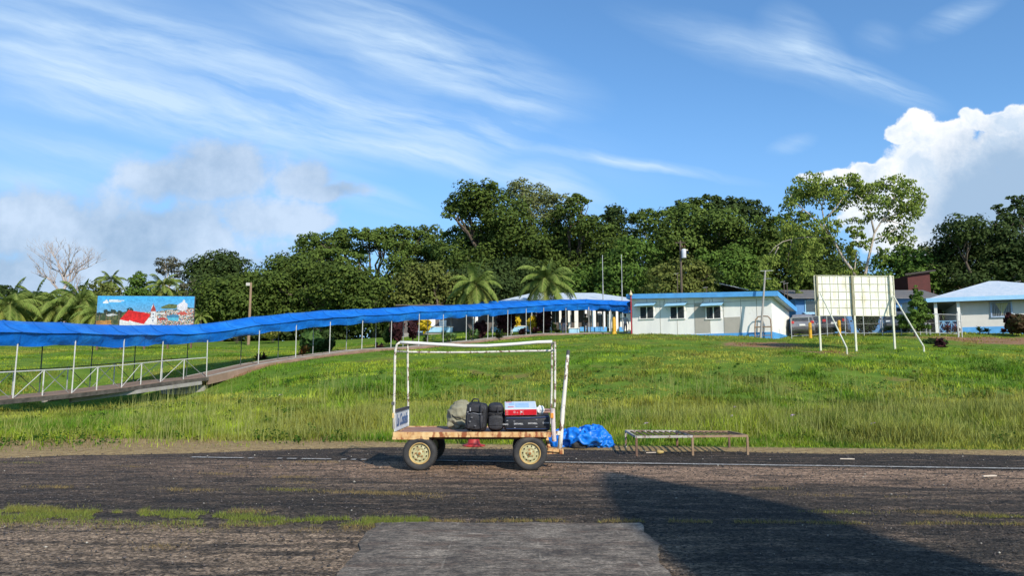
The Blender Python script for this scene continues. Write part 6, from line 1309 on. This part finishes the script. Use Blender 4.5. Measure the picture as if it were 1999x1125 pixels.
def cart():
    y0, y1 = 13.02, 14.72; xl = P(767, 843, 13).x; xr = P(1076, 842, 13).x; O = Vector(((xl+xr)/2, 13.87, 0))
    r = thing('baggage_cart', 'rusty flat baggage cart with white pipe frame and four wheels on the tarmac', 'baggage cart', tuple(O)); L = xr-xl; cx = 0
    w = lambda x, y, z: Vector((x-O.x, y-O.y, z))
    # bed: rusty plate inside a channel frame
    mb = MB(); n, m_ = 40, 24; vs = []
    for j in range(m_+1):
        for i in range(n+1):
            x = -L/2+.02+(L-.04)*i/n; y = -.83+1.66*j/m_; vs.append((x, y, BZ-.012+.010*mn.noise(Vector((x*2, y*2, 1)))))
    mb.add(vs, [(j*(n+1)+i, j*(n+1)+i+1, (j+1)*(n+1)+i+1, (j+1)*(n+1)+i) for j in range(m_) for i in range(n)])
    mb.build('bed_plate', rust_bed, r, smooth=True)
    mb = MB(); h = .088
    for y in (-.85, .85): mb.bevbox((0, y, BZ-h/2), (L, .05, h), .006)
    for x in (-L/2+.025, L/2-.025): mb.bevbox((x, 0, BZ-h/2-.002), (.05, 1.648, h-.006), .006)
    mb.bevbox((-L/2+.30, -.848, BZ-.105), (.62,.046,.045), .006)
    mb.build('bed_frame', rust_cream, r)
    mb = MB()
    for x in (-.9,-.3,.3,.9): mb.box((x, 0, BZ-.07), (.05,1.64,.05))
    for y in (-.45,.45): mb.box((0, y, BZ-.12), (L-.15,.06,.06))
    mb.build('cross_member', rust_dark, r)
    # axles and wheels
    for u in (819.5, 1034.5):
        x = P(u, 882, 13.05).x-O.x; mb = MB(); mb.tube([(x,-.70,.30),(x,.70,.30)], .035, 8)
        for y in (-.45,.45): mb.bar((x,y,.30),(x-.14,y,BZ-.12),.05,.05); mb.bar((x,y,.30),(x+.14,y,BZ-.12),.05,.05)
        mb.build('axle', rust_dark, r)
        for sy in (-1, 1):
            yc = sy*.78; R_ = .288; tw_ = .088
            mb = MB(); mb.lathe([(.175,-tw_*.8),(.20,-tw_*.95),(.245,-tw_*1.05),(.270,-tw_*.92),(.283,-tw_*.70),(R_,-tw_*.35),(R_,tw_*.35),(.283,tw_*.70),(.270,tw_*.92),(.245,tw_*1.05),(.20,tw_*.95),(.175,tw_*.8)], (x,yc,R_), 'y', 56, closed=True)
            for k in range(56):       # tread blocks
                a = 2*math.pi*k/56
                for yy in (-.045, 0, .045):
                    mb.box((0,0,0), (.012,.026,.009), 0, Matrix.Translation((x+math.cos(a)*(R_+.001), yc+yy, R_+math.sin(a)*(R_+.001))) @ Matrix.Rotation(-a-math.pi/2+(.1 if yy else -.1), 4, 'Y'))
            wh = mb.build('wheel', rubber, r, smooth=True, auto=True)
            f = lambda p: [(a, sy*b) for a, b in p]
            mb = MB(); mb.lathe(f([(.178,.060),(.182,.078),(.172,.082),(.160,.070),(.155,.045)]), (x,yc,R_), 'y', 40); mb.build('rim_flange', rim_edge, wh, smooth=True)
            mb = MB(); mb.lathe(f([(.157,.044),(.140,.040),(.128,.048),(.110,.060),(.090,.062),(.070,.050),(.055,.050),(.048,.070),(.030,.074),(.0,.074)]), (x,yc,R_), 'y', 40); mb.build('rim', rim_paint, wh, smooth=True)
            mb = MB()
            for k in range(11):
                a = 2*math.pi*k/11+.2; c_ = Vector((x+math.cos(a)*.122, yc+sy*.0555, R_+math.sin(a)*.122)); t = Vector((-math.sin(a),0,math.cos(a))); q = Vector((math.cos(a),0,math.sin(a))); nn = 10
                tilt = Vector((0, sy*-.006, 0))
                mb.add([c_+t*math.cos(2*math.pi*g/nn)*.014+(q+tilt*40*0)*math.sin(2*math.pi*g/nn)*.012+Vector((0, sy*(-.0095*math.sin(2*math.pi*g/nn)*.9+.002), 0)) for g in range(nn)], [tuple(range(nn))])
            mb.build('rim_hole', hole_dark, wh)
            mb = MB()
            for k in range(5): a = 2*math.pi*k/5+.5; mb.lathe([(.012,.04*0),(.012,sy*.016),(.0,sy*.018)], (x+math.cos(a)*.062, yc+sy*.052, R_+math.sin(a)*.062), 'y', 6)
            mb.lathe([(.024,sy*.070),(.022,sy*.094),(0,sy*.097)], (x,yc,R_), 'y', 14); mb.build('hub_nut', mat('rusty_hub', (.35,.16,.04), (.22,.09,.03), 20), wh)
    # white pipe frame
    q = lambda u, v, D: P(u, v, D)-O
    fl = [q(768.5,838,13.03), q(769,800,13.03), q(770,760,13.03), q(771,700,13.03), q(772,684,13.03), q(775,673,13.03), q(781,669,13.03), q(800,669.5,13.03), q(850,672.5,13.03), q(905,675.5,13.03), q(950,675.5,13.03), q(1000,672.5,13.03), q(1050,668.5,13.03), q(1078,667.5,13.03)]
    mb = MB(); mb.tube(fl[:7], .021, 8); mb.build('post', white_peel, r, smooth=True)
    mb = MB(); mb.tube(fl[6:], .027, 8); mb.build('top_rail', mat('white_gloss_paint', (.72,.71,.68), (.66,.65,.60), 8, .45), r, smooth=True)
    mb = MB(); mb.tube([q(1083.5,669,13.03), q(1083.5,740,13.03), q(1083,796,13.03)], .019, 8); mb.build('post', white_peel, r)
    mb = MB(); mb.tube([q(1079,798,13.04), q(1080.5,842,13.04), q(1082,862,13.06)], .038, 8); mb.build('lower_post', mat('chipped_pinkish_paint', (.60,.52,.50), (.50,.42,.40), 8, .6, stain=(.30,.14,.08), sthr=(.56,.62), sscale=9), r)
    yb = 14.66
    mb = MB(); mb.tube([q(797,826,yb), q(796.5,760,yb), q(796,700,yb), q(795.5,671,yb)], .019, 8); mb.build('post', white_peel, r)
    mb = MB(); mb.tube([q(1075.5,828,yb), q(1077,760,yb), q(1077.5,672,yb)], .019, 8); mb.build('post', white_peel, r)
    mb = MB(); mb.tube([q(795.5,687.5,yb), q(870,688.5,yb), q(940,688,yb), q(1010,686,yb), q(1077,685,yb)], .019, 8); mb.build('side_rail', white_peel, r)
    mb = MB(); mb.tube([q(772,686.5,13.03), q(796,687.5,yb)], .017, 7); mb.tube([q(781,669,13.03), q(795.5,671,yb)], .019, 7); mb.tube([q(1083,684,13.03), q(1077,685,yb)], .017, 7); mb.tube([q(1083,668,13.03), q(1077.5,672,yb)], .019, 7)
    mb.build('end_rail', white_peel, r)
    mb = MB(); mb.tube([q(766,787.5,13.0), q(771,787.5,13.06)], .014, 6); mb.box(tuple(q(767.5,788,13.02)), (.05,.05,.05)); mb.build('clamp', grey_dark, r)
    mb = MB(); mb.bevbox(tuple(q(767.5,812,13.01)), (.03,.05,.085), .004); mb.build('reflector', mat('amber_reflector', (.6,.42,.16), None, rough=.4), r)
    mb = MB(); mb.bevbox(tuple(q(1077.5,812,13.0)), (.05,.05,.085), .004); mb.build('reflector', orange_rf, r)
    # end board with painted name
    xb = xl-O.x+.03; zb_ = BZ+.005; mb = MB(); ya, yb2 = -.80, .80
    mb.add([(xb,ya,zb_),(xb,yb2,zb_),(xb,yb2,zb_+.335),(xb,ya,zb_+.325)]+[(xb-.022,ya,zb_),(xb-.022,yb2,zb_),(xb-.022,yb2,zb_+.335),(xb-.022,ya,zb_+.325)], [(0,1,2,3),(7,6,5,4),(0,4,5,1),(1,5,6,2),(2,6,7,3),(3,7,4,0)])
    bd = mb.build('end_board', board_w, r); bd['label'] = 'white end board with blue script lettering and dark top edge'
    mb = MB(); mb.bar((xb-.005,ya-.02,zb_+.345),(xb-.005,yb2+.02,zb_+.355),.05,.04); mb.build('board_trim', mat('dark_trim', (.05,.045,.055), None), bd)
    mb = MB(); mb.bar((xb+.004,yb2-.03,zb_),(xb+.004,yb2-.03,zb_+.33),.03,.03); mb.bar((xb+.004,ya+.0,zb_+.02),(xb+.004,yb2-.05,zb_+.02),.02,.03); mb.build('board_edging', board_w, bd)
    Mt = Matrix(((0,0,1,xb+.004),(1,0,0,0.0),(0,1,0,zb_+.165),(0,0,0,1))) @ Matrix.Diagonal((1.32,1.2,1,1))
    text_mesh('lettering', 'La Costeña', .235, text_b, bd, Mt, .001, .22, .98, .006)
    # drawbar handle standing upright and its bracket
    mb = MB(); pts = [q(1092.5,880,13.35), q(1095,850,13.35), q(1099,800,13.36), q(1104,745,13.38), (q(1109,687,13.4))]; mb.tube(pts, [.043,.041,.038,.033,.026], 9); mb.build('drawbar_handle', mat('white_flaking_handle', (.70,.67,.60), (.62,.58,.50), 6, .6, stain=(.17,.10,.07), sthr=(.535,.57), sscale=7, stretch=(1,1,.6)), r, smooth=True)
    mb = MB(); mb.tube([q(1108.4,694,13.4), q(1109.4,684,13.4)], .030, 8); mb.build('handle_cap', grey_dark, r)
    mb = MB(); mb.bar(q(1060,877,13.35), q(1098,880.5,13.35), .09, .055); mb.bar(q(1062,886,13.36), q(1094,884,13.36), .03); mb.bevbox(tuple(q(1096,882,13.33)), (.07,.10,.09), .01); mb.bar(q(1060,877,14.3), q(1094,881,13.4), .05, .045); mb.build('drawbar', rust_cream, r)
    mb = MB(); mb.bar(q(1076,846,13.3), q(1095,846,13.34), .05, .07); mb.build('stop_bar', white_peel, r)
    mb = MB(); mb.bar(q(1052,858,13.2), q(1066,880,13.3), .04, .05); mb.bar(q(1066,852,13.7), q(1072,876,13.5), .05, .05); mb.build('steering_bracket', rust_cream, r)
cart()
def bags():
    # black backpack standing at the front edge
    c = P(927, 822, 13.2); r = thing('backpack', 'black backpack with straps and buckles, nearest bag standing at the cart edge', 'backpack', (c.x, 13.22, BZ), group=None)
    r.rotation_euler = (0, 0, R(-6))
    tl = Matrix.Rotation(R(5), 4, 'Y')
    mk(soft('main_compartment', (0,.06,.245), (.37,.26,.49), black_fab, r, .42, .018, 5., 1, tl))
    mk(soft('front_pocket', (-.01,-.09,.17), (.30,.10,.27), black_fab2, r, .40, .012, 7., 2, tl))
    mk(soft('top_pocket', (.0,-.065,.385), (.28,.10,.13), black_fab2, r, .45, .010, 8., 3, tl))
    mb = MB(); mb.tube([(-.06,0,.50),(-.02,-.01,.55),(.05,0,.545),(.07,0,.49)], .014, 6); mb.build('handle', black_fab2, r, smooth=True)
    mb = MB()
    for x in (-.11,.12): mb.tube([(x,-.145,.46),(x+.01,-.155,.34),(x,-.160,.20),(x+.015,-.150,.06)], .011, 5)
    mb.tube([(-.05,-.13,.02),(-.04,-.20,-.02),(-.03,-.185,-.11),(-.05,-.18,-.04)], .012, 5); mb.build('strap', mat('strap_webbing', (.03,.03,.036), None, 30), r)
    mb = MB()
    for (x, z) in ((-.10,.33),(-.03,.24),(-.06,.17),(.12,.30),(.03,.10)): mb.bevbox((x,-.165,z), (.032,.014,.022), .004)
    mb.build('buckle', mat('grey_buckle', (.16,.16,.17), None, rough=.35), r)
    mb = MB(); mb.box((-.055,-.163,.375), (.018,.006,.06)); mb.tube([(-.13,-.135,.29),(0,-.165,.315),(.12,-.140,.29)], .004, 4); mb.build('zip', mat('pale_zip', (.30,.31,.34), None), r)
    # round topped black rucksack
    c = P(968, 820, 13.25); r = thing('rucksack', 'black round topped rucksack between the backpack and the suitcase', 'rucksack', (c.x, 13.32, BZ))
    mk(soft('main_compartment', (0,.05,.235), (.30,.26,.49), black_fab, r, .62, .014, 5., 4))
    mk(soft('front_pocket', (0,-.085,.15), (.25,.10,.24), black_fab2, r, .5, .012, 7., 5)); mk(soft('lid', (.0,-.03,.385), (.26,.20,.16), black_fab2, r, .7, .012, 7., 6))
    mb = MB(); mb.tube([(-.115,-.12,.31),(0,-.14,.30),(.115,-.12,.31)], .008, 5); mb.tube([(-.11,-.13,.10),(0,-.15,.11),(.11,-.13,.10)], .006, 5); mb.tube([(.03,-.14,.42),(.035,-.15,.30)], .010, 5); mb.build('strap', mat('strap_webbing', None), r)
    # olive sack behind
    c = P(898, 815, 14.0); r = thing('duffel_bag', 'olive canvas sack slumped behind the black backpack', 'sack', (c.x, 14.1, BZ))
    mk(soft('sack_body', (0,0,.22), (.40,.34,.52), olive_fab, r, .8, .13, 3.0, 7, ridge=.6))
    mk(soft('side_flap', (-.03,-.13,.09), (.36,.2,.20), olive_fab, r, .7, .09, 4., 8, ridge=.6))
    mb = MB(); mb.tube([(-.20,-.05,.30),(-.12,-.17,.22),(.05,-.2,.17),(.15,-.18,.14)], .012, 5); mb.build('strap', mat('dark_webbing', (.03,.03,.025), None), r)
    # black suitcase lying flat
    xa = P(984, 830, 13.2).x; xb = P(1074, 830, 13.2).x; L = xb-xa; r = thing('suitcase', 'large black suitcase lying flat with a printed name band, under the red carton', 'suitcase', ((xa+xb)/2, 13.17, BZ))
    sh = Matrix(((1,0,0,0),(0,1,0,0),(0,.085,1,0),(0,0,0,1)))
    mb = MB(); mb.bevbox((0,.36,.135), (L,.70,.262), .045, M_=sh, seg=3); mb.build('shell', case_fab, r, smooth=True, auto=True)
    mb = MB(); y = .005; mb.tube([(-L/2+.04,y,.225),(0,y-.006,.222),(L/2-.03,y,.245)], .008, 5); mb.tube([(-L/2+.04,y,.045),(0,y-.005,.04),(L/2-.04,y,.045)], .005, 5); mb.build('piping', mat('navy_piping', (.03,.06,.16), None, rough=.35), r)
    for k, x in enumerate((-.39,-.165,.075,.30)):
        Mt = Matrix(((1,0,0,x+.02),(0,0,-1,.0085),(0,1,0,.118+.008*k),(0,0,0,1))); text_mesh('lettering', 'DRYWELL' if 0 < k < 3 else ('CARGO'[:4] if k == 0 else 'DRYW'), .036, text_w, r, Mt, .001, 0., 1.0, .0008)
    mb = MB()
    for (x, z) in ((-.22,.17),(.16,.20),(-.21,.06),(.16,.075),(-.34,.18)): mb.bevbox((x,.006,z), (.03,.014,.012), .003)
    mb.build('rivet', mat('grey_rivet', (.28,.28,.30), None), r)
    # red and white carton
    xa = P(986, 805, 13.15).x; xb = P(1048, 805, 13.15).x; L = xb-xa; r = thing('carton', 'flat red and white carton with pale blue printed lid resting tilted on the suitcase', 'box', ((xa+xb)/2, 13.17, BZ+.272)); r.rotation_euler = (R(14), R(-1), R(1))
    mb = MB(); mb.box((0,.24,.055), (L,.48,.108)); mb.build('box_body', box_white, r)
    mb = MB(); mb.box((0,-.002,.054), (L-.006,.006,.098)); sd = mb.build('side_print', box_red, r)
    mb = MB(); mb.box((0,.24,.111), (L-.03,.45,.006)); lid = mb.build('lid_print', mat('pale_print', (.55,.62,.70), (.45,.54,.66), 8, .35), r)
    mb = MB(); mb.box((.03,.22,.116), (L*.42,.26,.005)); mb.box((-.15,.30,.116), (.09,.16,.005)); mb.build('picture', box_blue, lid)
    mb = MB(); mb.box((-.17,.12,.116), (.10,.07,.005)); mb.box((-.2,.42,.116), (.10,.05,.005)); mb.build('logo_patch', mat('pink_print', (.55,.25,.30), None), lid)
    mb = MB()
    for k in range(4):
        mb.box((-L/2+.035,-.007,.02+.024*k), (.04,.004,.008))
    mb.box((-.13+.12,-.007,.05), (.008,.004,.07)); mb.box((.045,-.007,.05), (.005,.004,.08)); mb.build('stripe_print', mat('pale_red_print', (.62,.30,.26), None), sd)
    Mt = Matrix(((1,0,0,.005),(0,0,-1,-.0075),(0,1,0,.06),(0,0,0,1))); text_mesh('lettering', 'M', .05, box_white, sd, Mt, .001, 0, 1, .002)
    mb = MB(); mb.lathe([(.022,-.003),(0,-.003)], (-.11,-.004,.06), 'y', 14); mb.lathe([(.014,-.003),(0,-.003)], (-.06,-.004,.05), 'y', 12); mb.build('dot_print', mat('pink_dot', (.62,.22,.24), None), sd)
    # crumpled paper and flat pinkish carton behind
    c = P(1061, 800, 13.75); r = thing('cardboard_box', 'thin pinkish cardboard piece on the rear right corner of the suitcase', 'cardboard', (c.x, 13.55, BZ+.305)); r.rotation_euler = (R(5),0,0); mb = MB(); mb.box((0,.12,.018), (.24,.34,.03)); mb.build('flat_carton', cardb, r)
    mb = MB(); mb.add([(-.12,-.05,.034),(.12,-.05,.034),(.10,-.07,.05),(-.1,-.08,.046)], [(0,1,2,3)]); mb.build('open_flap', cardb, r)
    r = thing('crumpled_paper', 'crumpled white paper tucked beside the red carton', 'paper', (P(1055,795,13.5).x, 13.45, BZ+.30)); t = soft('paper_ball', (0,0,.055), (.11,.12,.12), paper_w, r, .9, .035, 14., 9, nu=20, nv=14); mk(t, False)
bags()
def ground_things():
    # red cone behind the cart
    c = G(925, 873); r = thing('traffic_cone', 'faded red traffic cone standing behind the middle of the cart', 'traffic cone', (c.x, c.y-.1, .02))
    mb = MB(); mb.lathe([(.15,.06),(.135,.12),(.125,.20),(.075,.50),(.035,.68),(0,.69)], (0,0,0), seg=28); mb.build('cone', red_pl, r, smooth=True)
    mb = MB(); mb.lathe([(0,.0),(.25,.0),(.262,.012),(.258,.03),(.20,.045),(.15,.062)], (0,0,0), seg=36); mb.build('base', red_pl, r, smooth=True)
    # blue tarp heap
    c = G(1142, 878); z = .0; r = thing('tarpaulin_heap', 'crumpled heap of bright blue tarpaulin on the tarmac edge right of the cart', 'tarpaulin', (c.x, c.y+.45, z))
    mk(soft('folded_bulk', (.10,0,.20), (1.05,.9,.46), blue_tarp_heap, r, .85, .17, 3.0, 11, nu=130, nv=80, ridge=.6))
    mk(soft('left_fold', (-.50,.15,.17), (.62,.6,.44), blue_tarp_heap, r, .8, .10, 3.6, 12, nu=90, nv=60, ridge=.6))
    mk(soft('right_fold', (.46,-.1,.09), (.46,.5,.24), blue_tarp_heap, r, .85, .09, 5., 13, nu=80, nv=50, ridge=.6))
    mk(soft('top_fold', (.22,-.05,.38), (.52,.5,.26), blue_tarp_heap, r, .8, .10, 4.6, 14, nu=90, nv=50, ridge=.7))
    g = G(1132, 877); r = thing('black_bundle', 'small black rubber bundle at the foot of the blue tarpaulin heap', 'bundle', (g.x, g.y+.02, 0)); mk(soft('bundle_body', (0,0,.085), (.36,.24,.19), rubber, r, .7, .02, 6, 15)); mb = MB(); mb.tube([(-.1,-.06,.16),(0,-.08,.19),(.1,-.05,.16)], .012, 5); mb.build('strap', mat('strap_webbing', None), r)
    # low metal table frames
    fl, fr_, bl, br = G(1243, 892), G(1460, 889), G(1222, 876), G(1424, 878); r = thing('metal_table_frame', 'low rusty slatted metal table frame standing at the tarmac edge', 'table', (fl.x, fl.y, 0)); O = Vector((fl.x, fl.y, 0)); H = .385
    F0, F1, B0, B1 = [Vector((p.x, p.y, H))-O for p in (fl, fr_, bl, br)]
    mid = lambda a, b, t: a.lerp(b, t)
    old_white = mat('flaking_white_steel', (.42,.40,.36), (.30,.27,.23), 8, .7, stain=(.14,.09,.06), sthr=(.50,.58), sscale=9); rl_ = mat('light_rust_steel', (.27,.19,.12), (.20,.12,.07), 8, .8)
    for (a, b, m1, m2, nm) in ((0, .5, old_white, old_white, 'left_frame'), (.505, 1, rl_, rl_, 'right_frame')):
        mb = MB(); p, q, s_, t = mid(F0,F1,a), mid(F0,F1,b), mid(B0,B1,a), mid(B0,B1,b)
        mb.bar(p, q, .04, .045); mb.bar(s_, t, .04, .045); mb.bar(p, s_, .04, .04); mb.bar(q, t, .04, .04); fo = mb.build('top_frame', m1, r)
        mb = MB(); n = 9
        for k in range(1, n): mb.bar(mid(p,q,k/n)-UP*.004, mid(s_,t,k/n)-UP*.004, .035, .012)
        mb.build('slat', rust_dark, fo)
    for (p, m_) in ((F0, rust_dark), (mid(F0,F1,.5), rl_), (F1, rl_), (B0, old_white), (mid(B0,B1,.5), rust_dark), (B1, rust_dark)): mb = MB(); mb.bar((p.x,p.y,-.01),(p.x,p.y,H-.02),.042); mb.build('leg', m_, r)
    # brush with a yellow head under the table
    g = G(1283, 889); r = thing('hand_brush', 'small brush with yellowish head and white handle lying under the table frame', 'brush', (g.x, g.y, .02), R(-8)); mb = MB(); mb.tube([(-.22,.02,.02),(0,0,.03)], .011, 6); mb.build('handle', lath, r); t = soft('brush_head', (.06,0,.04), (.16,.09,.07), brass, r, .8, .012, 9, 20, nu=24, nv=14); mk(t)
    for (u, v, L, rz, lab) in ((1654,900,.26,-14,'short pale lath on the dark asphalt beyond the white line'), (1932,934,.24,10,'pale wooden splinter on the tarmac near the right edge')):
        g = G(u, v); r = thing('wood_lath', lab, 'lath', (g.x, g.y, .02), R(rz), group='laths lying on the tarmac'); mb = MB(); mb.bevbox((0,0,.012), (L,.035,.018), .004); mb.box((L*.2,.002,.022), (L*.4,.02,.004)); mb.build('plank', lath, r)
ground_things()
def airplane():
    r = thing('airplane', 'white aircraft tail parked behind the camera whose fin shades the tarmac', 'airplane', (6, -2.2, 0))
    ka, kb = -sun_dir.x/sun_dir.z, -sun_dir.y/sun_dir.z      # where the fin's outline must stand for its shadow
    prof = []
    for (X, Y) in [(1.45,4.2),(1.42,5.8),(1.15,8.7),(1.30,11.8),(1.5,13.0),(1.9,12.5),(2.4,11.5),(3.0,10.4),(3.5,9.2),(3.6,7.7),(4.0,6.0),(4.6,4.2)]:
        z = (Y+2.2)/kb; prof.append((X-ka*z-6, z))
    mb = MB(); mb.prism(prof, -.07, .07); mb.build('fin', hut_wall, r)
    mb = MB(); pts = [(-9,0,2.1),(-8.6,0,2.1),(-7.5,0,2.15),(-5,0,2.2),(-2,0,2.25),(1,0,2.5),(3,0,2.8),(5,0,3.2)]; mb.tube(pts, [.05,.45,.85,1.05,1.05,.85,.6,.15], 24); mb.build('fuselage', hut_wall, r, smooth=True)
    mb = MB(); mb.prism([(2.6,2.95),(4.6,3.0),(4.4,3.08),(2.6,3.08)], -3.2, -.25); mb.build('tailplane', hut_wall, r)
    mb = MB(); mb.tube([(-4,0,0),(-4,0,1.3)], .09, 8); mb.tube([(-4,-.12,.25),(-4,.12,.25)], .25, 16); mb.build('landing_gear', rubber, r)
airplane()
